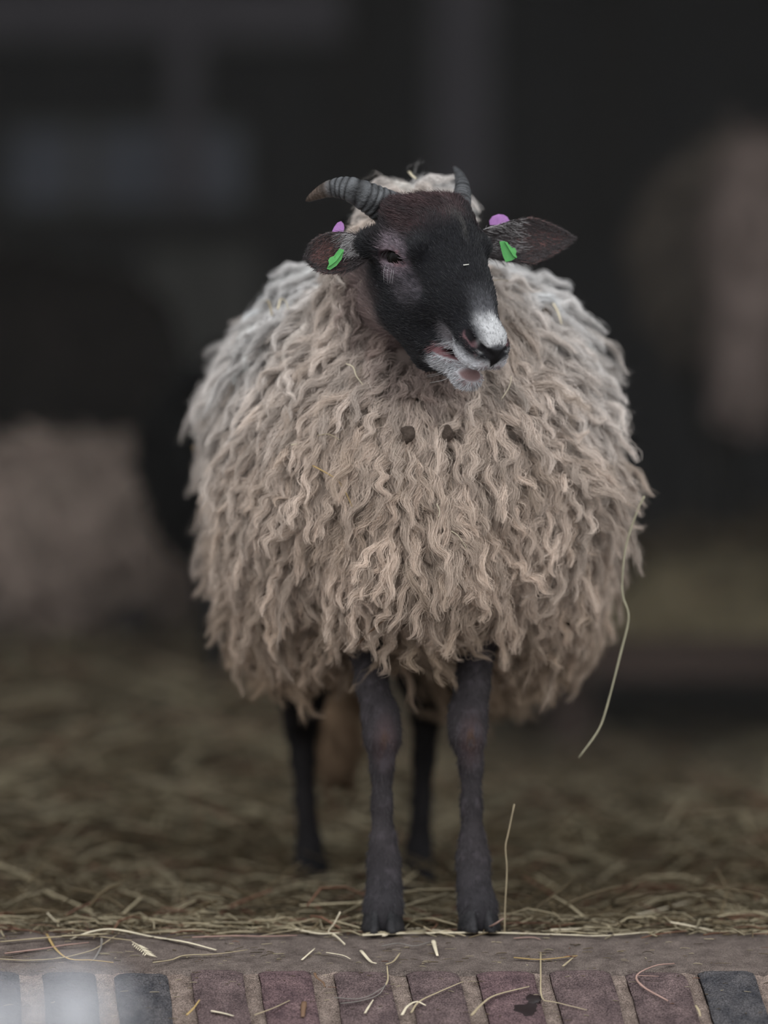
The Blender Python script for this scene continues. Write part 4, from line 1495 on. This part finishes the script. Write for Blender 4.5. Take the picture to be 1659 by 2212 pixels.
def straw(pts, w, col, label, seg=14, group=None, flat=0.45, cat='straw', name='straw', parent=None, taper=0.6):
    c = spline(np.array(pts), max(seg, 3 * len(pts)))
    t = np.linspace(0, 1, len(c))
    r = w * 0.62 * (1 - (1 - taper) * t ** 2) * (1 + 0.06 * rng.normal(size=len(c)))
    v, f = tube_vf(c, r, 6, True, flat)
    n = (0.85 + 0.3 * vnoise(v, 80))[:, None]
    o = mk_mesh(name, v, f, M_STRAW, parent, origin=c[0] if parent is None else (0, 0, 0), tint=np.array(col) * n)
    if label:
        tag(o, label, cat, group or STRAW_GROUP)
    return o


PALE, GOLD, TAN, PINK, GREY, BROWN = (0.66, 0.58, 0.43), (0.42, 0.29, 0.12), (0.38, 0.31, 0.20), (0.36, 0.23, 0.19), (0.20, 0.18, 0.16), (0.17, 0.10, 0.06)


def ground_straw(px, w, col, label, lifts=None, **k):
    lifts = lifts or [0.0105 if G(x, y)[1] < -0.184 else 0.005 for x, y in px]
    return straw([G(x, y, l) for (x, y), l in zip(px, lifts)], w, col, label, **k)


def ground_straw_ok(px, w, col, label, **k):
    """lying on the threshold; points above the sill line are held at a small depth"""
    return ground_straw(px, w, col, label, **k)


def deep(pts, y):
    return [P(a, b, y) for a, b in pts]


S = ground_straw
straw(deep([(140, 2034), (200, 2012), (250, 2008), (330, 2024)], -0.07) + [G(400, 2045, 0.006), G(467, 2059, 0.004)], 0.0065, PALE, 'broad pale straw blade arching off the concrete sill', flat=0.35)
S([(0, 2043), (100, 2034), (190, 2030), (285, 2040)], 0.0034, TAN, 'straight tan straw lying under the broad arching blade')
S([(101, 2026), (120, 2058), (150, 2080), (200, 2092), (245, 2097)], 0.0030, GOLD, 'golden bent stem curving down onto the bricks')
S([(10, 2068), (90, 2058), (140, 2050), (192, 2044)], 0.0036, PINK, 'pinkish straw on the sill beside the golden bent stem')
S([(0, 2080), (60, 2083), (130, 2078), (190, 2064), (216, 2052), (260, 2022)], 0.0028, TAN, 'long tan stem crossing the grey stalk on the sill')
S([(218, 2022), (219, 2050), (205, 2078), (195, 2097)], 0.0026, GREY, 'dark grey stalk standing across the long tan stem')
S([(331, 2097), (370, 2082), (400, 2072), (470, 2069), (535, 2060)], 0.0028, TAN, 'thin tan straw along the joint above the bricks')
straw(deep([(102, 1972), (128, 1998), (152, 2022)], 0.03), 0.0032, PALE, 'pale straw slanting up out of the bedding at the sill')
S([(415, 2033), (500, 2030), (570, 2031), (642, 2029)], 0.0036, PINK, 'straight brownish straw along the back edge of the sill')
S([(570, 2009), (640, 2018), (690, 2027), (732, 2025)], 0.0052, PALE, 'thick pale straw under the forked straw by the hoof', lifts=[0.006] * 4)
straw(deep([(735, 1970), (722, 1995), (709, 2014)], -0.045) + [G(725, 2032, 0.006), G(745, 2047, 0.004)], 0.0040, PALE, 'pale straw bent into a V beside the hoof')
straw(deep([(560, 1990), (600, 1984), (628, 1983), (655, 2001)], 0.0), 0.0030, TAN, 'tan straw bent over at its end above the thick pale straw')
S([(652, 2082), (680, 2057)], 0.0028, PALE, 'short pale straw lying alone on the sill', seg=5)
S([(828, 2030), (850, 2022), (900, 2014), (960, 2020), (1000, 2014), (1006, 2011)], 0.0044, PALE, 'pale straw arched between the two front hooves')
S([(783, 2029), (860, 2025), (940, 2024), (1060, 2023), (1230, 2028), (1300, 2030), (1400, 2022)], 0.0044, PALE, 'longest straight straw along the sill in front of the hooves')
straw(deep([(915, 2002), (940, 2014)], -0.05) + [G(968, 2022, 0.006), G(1005, 2030, 0.005)], 0.0036, TAN, 'slanting straw leaning over the arched straw')
straw([G(1040, 2016, 0.005)] + deep([(1064, 1999), (1088, 1984)], -0.07), 0.0034, PINK, 'short reddish straw leaning on the front hoof', seg=6)
straw(deep([(1111, 1737), (1098, 1800), (1092, 1830), (1095, 1880), (1091, 1960), (1090, 2016)], -0.055), 0.0034, TAN, 'upright straw stem standing beside the front hoof', taper=1.0)
S([(936, 2040), (940, 2056), (945, 2073)], 0.0046, PALE, 'stubby pale straw hanging over the sill edge', seg=6)
S([(825, 2052), (860, 2046), (895, 2052), (930, 2042)], 0.0026, GREY, 'tangled thin straw below the arched straw')
S([(1190, 2017), (1290, 2013), (1350, 2002), (1420, 1992), (1490, 1979)], 0.0048, PALE, 'long pale straw rising away along the sill', lifts=[0.005, 0.006, 0.012, 0.016, 0.020])
straw(deep([(1448, 1992), (1500, 2002), (1541, 2011)], -0.02), 0.0046, PALE, 'blunt pale straw crossing the end of the rising straw')
S([(1550, 2012), (1610, 2014), (1659, 2016)], 0.0030, GOLD, 'golden straw at the far end of the sill')
S([(1110, 2077), (1170, 2081), (1247, 2073)], 0.0032, GOLD, 'golden straw lying along the top of the bricks')
S([(1216, 2105), (1238, 2077)], 0.0030, TAN, 'short tan straw under the golden straw on the bricks', seg=5)
S([(1168, 2065), (1168, 2120), (1171, 2174), (1200, 2183), (1268, 2200)], 0.0019, TAN, 'hair-thin straw bent at a right angle across the bricks')
S([(1018, 2212), (1040, 2188), (1070, 2168), (1143, 2149)], 0.0034, TAN, 'curved tan straw on the purple brick beside the wet spot')
S([(888, 2206), (905, 2182), (950, 2160), (1001, 2138)], 0.0026, TAN, 'long thin straw running across two bricks')
S([(868, 2211), (880, 2192), (900, 2182), (920, 2190)], 0.0032, PALE, 'curled pale straw hooked under the long thin straw')
S([(1456, 2090), (1415, 2104), (1375, 2125), (1390, 2150), (1443, 2180)], 0.0030, PINK, 'hooked pinkish straw on the brick beside the dark brick')
S([(1376, 2125), (1423, 2127)], 0.0022, PINK, 'short twig of straw inside the hooked pinkish straw', seg=5)
S([(835, 2101), (850, 2085), (864, 2067)], 0.0030, TAN, 'tan straw standing on the brick joint under the sill', seg=6)
S([(833, 2146), (838, 2132), (836, 2104)], 0.0022, TAN, 'fine straw trailing down the brick joint', seg=6)
S([(722, 2173), (770, 2176), (800, 2168), (832, 2148)], 0.0026, GREY, 'grey straw on the brick, upper of a crossing pair')
S([(735, 2186), (780, 2180), (818, 2166), (835, 2140)], 0.0022, GREY, 'thinner grey straw, lower of the crossing pair')
S([(403, 2211), (418, 2196), (431, 2178)], 0.0034, GOLD, 'golden straw slanting across the sandy brick joint', seg=6)
S([(456, 2202), (482, 2207), (505, 2213)], 0.0040, PALE, 'pale flat straw at the foot of the bricks', seg=6)
S([(549, 2211), (590, 2196), (626, 2179)], 0.0026, TAN, 'thin tan straw pointing up the brick slope', seg=6)
S([(657, 2183), (655, 2200), (654, 2215)], 0.0060, BROWN, 'brown flat stub of straw upright on a brick', seg=6)
S([(788, 2207), (797, 2192), (806, 2178)], 0.0028, PALE, 'pale straw sliver beside the brown stub', seg=6)
S([(1503, 2190), (1510, 2202), (1513, 2214)], 0.0030, TAN, 'small tan straw in the joint beside the dark brick', seg=5)
S([(705, 2066), (740, 2072), (757, 2080)], 0.0024, PALE, 'small pale straw chip on the sill near the V-shaped straw', seg=5)
S([(780, 2062), (800, 2085), (812, 2099)], 0.0042, PALE, 'pale straw piece slipping off the sill onto the bricks', seg=6)
S([(1110, 2035), (1150, 2033), (1168, 2038)], 0.0024, PINK, 'fine pinkish straw on the sill below the longest straw', seg=6)
S([(680, 2120), (684, 2130), (698, 2140), (702, 2150)], 0.0030, BROWN, 'brown tuft of straw stuck in the brick joint', seg=6)
# feathery seed head of grass on the sill
stem = [G(285, 2044, 0.006), G(300, 2056, 0.008), G(318, 2072, 0.006)]
sh = straw(stem, 0.0016, PALE, 'feathery pale grass seed head lying on the sill', cat='seed head', name='grass_seed_head')
del sh['group']
o0 = np.array(sh.location)
for k in range(16):
    a = np.array(stem[0]) + (np.array(stem[2]) - stem[0]) * (0.15 + 0.85 * k / 15)
    d = np.array([0.006 * (1 if k % 2 else -1) + 0.004, -0.002, 0.002 * rng.random() - 0.003])
    v, f = tube_vf([a - o0, a + d * 0.6 - o0, a + d * 1.3 - o0], [0.0006, 0.0012, 0.0003], 5)
    mk_mesh('seed', v, f, M_STRAW, sh, tint=np.tile(PALE, (len(v), 1)))

# -- bits of straw caught in the fleece: they sit on the wool
STRAW_GROUP = 'straws caught in the fleece'


def on_wool(px, py, out=0.035):
    d = nrm(P(px, py, 0.0) - np.array([0, CAMY, CAMH]))
    t = 5.3
    for _ in range(50):
        e = sdf(SHELL, (np.array([0, CAMY, CAMH]) + d * t)[None])[0] - out
        t += 0.8 * e
        if t > 7.2:
            return P(px, py, 0.25)
    return np.array([0, CAMY, CAMH]) + d * t


def wool_straw(px, w, col, label, out=0.035, **k):
    return straw([on_wool(x, y, out) for x, y in px], w, col, label, **k)


yh = min(on_wool(x, y, 0.062)[1] for x, y in ((1350, 1150), (1340, 1200), (1330, 1255), (1325, 1290))) - 0.012
straw(deep([(1392, 1072), (1376, 1105), (1352, 1180), (1344, 1255), (1346, 1290), (1358, 1335), (1341, 1410), (1310, 1530), (1291, 1580), (1250, 1637)], yh), 0.0052, (0.42, 0.39, 0.27), 'long stalk hanging from the fleece well below the belly', seg=40, taper=0.8)
yl = on_wool(469, 1180)[1]
straw(deep([(467, 1090), (468, 1160), (472, 1220), (476, 1270), (473, 1300)], yl - 0.005), 0.0042, (0.46, 0.42, 0.30), 'straight pale straw hanging in front of the fleece side', taper=1.0)
straw(deep([(473, 1298), (465, 1308), (461, 1312)], yl - 0.006), 0.0040, (0.50, 0.46, 0.36), 'tiny pale straw knot at the foot of the hanging straight straw', seg=6)
wool_straw([(771, 1394), (800, 1365), (831, 1338)], 0.0032, BROWN, 'reddish straight straw under the chest fleece', out=0.05, seg=6)
wool_straw([(748, 786), (763, 793), (770, 812), (784, 831)], 0.0030, PALE, 'curly pale straw in the neck wool below the cheek')
wool_straw([(567, 651), (580, 651), (588, 682)], 0.0028, TAN, 'bent tan straw on the shoulder wool, lower of two')
wool_straw([(600, 668), (607, 646), (618, 652), (622, 668)], 0.0026, PALE, 'looped pale straw on the shoulder wool')
wool_straw([(676, 1006), (702, 1020), (730, 1038), (748, 1066), (763, 1100)], 0.0030, GOLD, 'golden stem lying in the chest wool')
wool_straw([(1104, 813), (1102, 830), (1094, 846), (1083, 862)], 0.0026, PALE, 'curled pale straw in the wool beside the chin')
wool_straw([(1195, 655), (1206, 676), (1213, 700)], 0.0034, PALE, 'pale husk of straw on the far shoulder wool')
wool_straw([(975, 1147), (990, 1158), (1005, 1180), (1012, 1196)], 0.0022, PALE, 'fine pale straw across the lower chest wool')
wool_straw([(630, 961), (642, 959)], 0.0034, PALE, 'tiny straw chip on the chest wool', seg=5)
wool_straw([(686, 941), (710, 938), (734, 950)], 0.0022, TAN, 'fine tan straw on the upper chest wool', seg=6)
wool_straw([(415, 965), (430, 980), (440, 998)], 0.0026, GOLD, 'small golden straw at the flank of the fleece', seg=6)
wool_straw([(943, 1088), (950, 1105), (946, 1118)], 0.0028, PALE, 'short pale straw sunk in the middle of the chest wool', seg=6)
wool_straw([(884, 371), (891, 380), (899, 386)], 0.0036, PALE, 'pale straw in the woolly tuft behind the horns', out=0.02, seg=5)
wool_straw([(1062, 606), (1080, 604), (1100, 607)], 0.0020, TAN, 'fine tan straw on the wool under the ear', seg=6)
# dung clots in the chest wool
M_DUNG = noise_mat('dried_dung', (0.045, 0.032, 0.024), (0.10, 0.075, 0.06), scale=90, rough=1.0, bump=0.8)
for px, py, r, lab in ((882, 938, 0.0085, 'dark dung clot in the chest wool, beside the paler one'), (968, 936, 0.0075, 'grey-brown dung clot in the chest wool under the chin'), (1180, 680, 0.0070, 'small dark clot on the far shoulder wool')):
    c = on_wool(px, py, 0.020)
    v, f = uv_sphere((0, 0, 0), r, 14, 10)
    v = v * (0.45 + 1.1 * vnoise(v + px, 150))[:, None] * np.array([1, 0.6, 1.3])
    o = mk_mesh('dung_clot', v + c, f, M_DUNG, None, c)
    tag(o, lab, 'dung clot', 'dung clots in the fleece')
# husk on the nose
nd = P(1007, 572, 0)
d = nrm(nd - np.array([0, CAMY, CAMH]))
t = 5.3
for _ in range(60):
    t += 0.8 * sdf(HEADP, (np.array([0, CAMY, CAMH]) + d * t)[None])[0]
c = np.array([0, CAMY, CAMH]) + d * (t - 0.004)
straw([c + np.array([-0.0035, 0, -0.0004]), c, c + np.array([0.0035, 0, 0.0006])], 0.0026, (0.75, 0.73, 0.66), 'tiny white husk on the black bridge of the nose', seg=5)

# wet spot on the brick
M_WET = flat_mat('wet_stain', (0.018, 0.012, 0.012), rough=0.45, spec=0.3)


def on_brick(px, py):
    q = G(px, py)
    k = int(round((q[0] - 0.062 - (q - A0) @ SL * math.tan(math.radians(6.5))) / PITCH))
    return q + NR * (brick_h[k] + (float(vnoise(q[None], 45)[0]) - 0.5) * 0.003 + 0.0004)


for (cx, cy, rx, ry, lab) in ((1135, 2187, 27, 15, 'larger dark wet spot on the purple brick'), (1152, 2166, 17, 10, 'smaller dark wet spot just above the larger one')):
    v, f = [on_brick(cx, cy)], []
    K = 30
    for ring in (0.33, 0.66, 1.0):
        for k in range(K):
            a = 2 * math.pi * k / K
            q = (1 + 0.20 * math.sin(3 * a + cx) + 0.10 * math.sin(5 * a + cy) + 0.06 * math.sin(9 * a)) * ring
            v.append(on_brick(cx + rx * q * math.cos(a), cy + ry * q * math.sin(a)) - NR * (0.0006 if ring == 1.0 else 0))
    f += [(0, 1 + (k + 1) % K, 1 + k) for k in range(K)]
    for r_ in range(2):
        f += [(1 + r_ * K + k, 1 + r_ * K + (k + 1) % K, 1 + (r_ + 1) * K + (k + 1) % K, 1 + (r_ + 1) * K + k) for k in range(K)]
    o = mk_mesh('wet_spot', v, f, M_WET, None, v[0])
    tag(o, lab, 'wet spot', 'wet spots on a brick')

# -- pale flowers growing in the yard, close to the lens and far out of focus
M_PETAL = noise_mat('white_petal', (0.78, 0.79, 0.83), (0.86, 0.86, 0.88), scale=60, rough=0.7)
M_STEM = noise_mat('green_stem', (0.05, 0.09, 0.03), (0.09, 0.14, 0.05), scale=50)
M_DISC = noise_mat('flower_disc', (0.45, 0.42, 0.30), (0.6, 0.55, 0.38), scale=200)
for px, py, y, size, lab in ((160, 2200, -3.0, 0.030, 'pale blurred flower head close to the lens, in front of the dark brick'), (-45, 2230, -3.05, 0.030, 'pale blurred flower cut by the picture edge, close to the lens')):
    c = P(px, py, y)
    gnd = np.array([c[0] + 0.02, y + 0.03, -0.126])
    v, f = tube_vf(spline([gnd, gnd * 0.5 + c * 0.5 + np.array([0.012, 0, 0]), c - np.array([0, 0, 0.003])], 16), 0.0016, 8)
    root = mk_mesh('flower', v, f, M_STEM, None, gnd)
    tag(root, lab, 'flower', 'pale flowers close to the lens')
    v, f = uv_sphere(c, (size * 0.42, size * 0.42, size * 0.22), 16, 10)
    mk_mesh('flower_disc', v, f, M_DISC, root, gnd)
    for k in range(44):
        a = 2 * math.pi * k / 44 + 0.1 * rng.normal()
        el = -0.15 + 1.25 * ((k * 7) % 5) / 5
        d = np.array([math.cos(a) * math.cos(el), math.sin(a) * math.cos(el), math.sin(el)])
        s = nrm(np.cross(d, [0, 0, 1.0]))
        u = np.cross(s, d)
        pv, pf = [], []
        for q in range(5):
            t = q / 4
            wd = size * 0.27 * (0.5 + 1.0 * math.sin(math.pi * min(0.93, 0.15 + 0.8 * t)))
            ctr = c + d * size * (0.25 + 0.85 * t) - np.array([0, 0, 0.15 * size * t * t])
            for e, zz in ((-1, 0.0), (0, -0.12), (1, 0.0)):
                pv.append(ctr + s * wd * e + u * zz * wd)
            for e, zz in ((-1, -0.06), (0, -0.18), (1, -0.06)):
                pv.append(ctr + s * wd * e * 0.97 + u * zz * wd)
        for q in range(4):
            b0, b1 = q * 6, q * 6 + 6
            pf += [(b0, b0 + 1, b1 + 1, b1), (b0 + 1, b0 + 2, b1 + 2, b1 + 1), (b0 + 4, b0 + 3, b1 + 3, b1 + 4), (b0 + 5, b0 + 4, b1 + 4, b1 + 5), (b0, b1, b1 + 3, b0 + 3), (b0 + 2, b0 + 5, b1 + 5, b1 + 2)]
        mk_mesh('petal', pv, pf, M_PETAL, root, gnd)
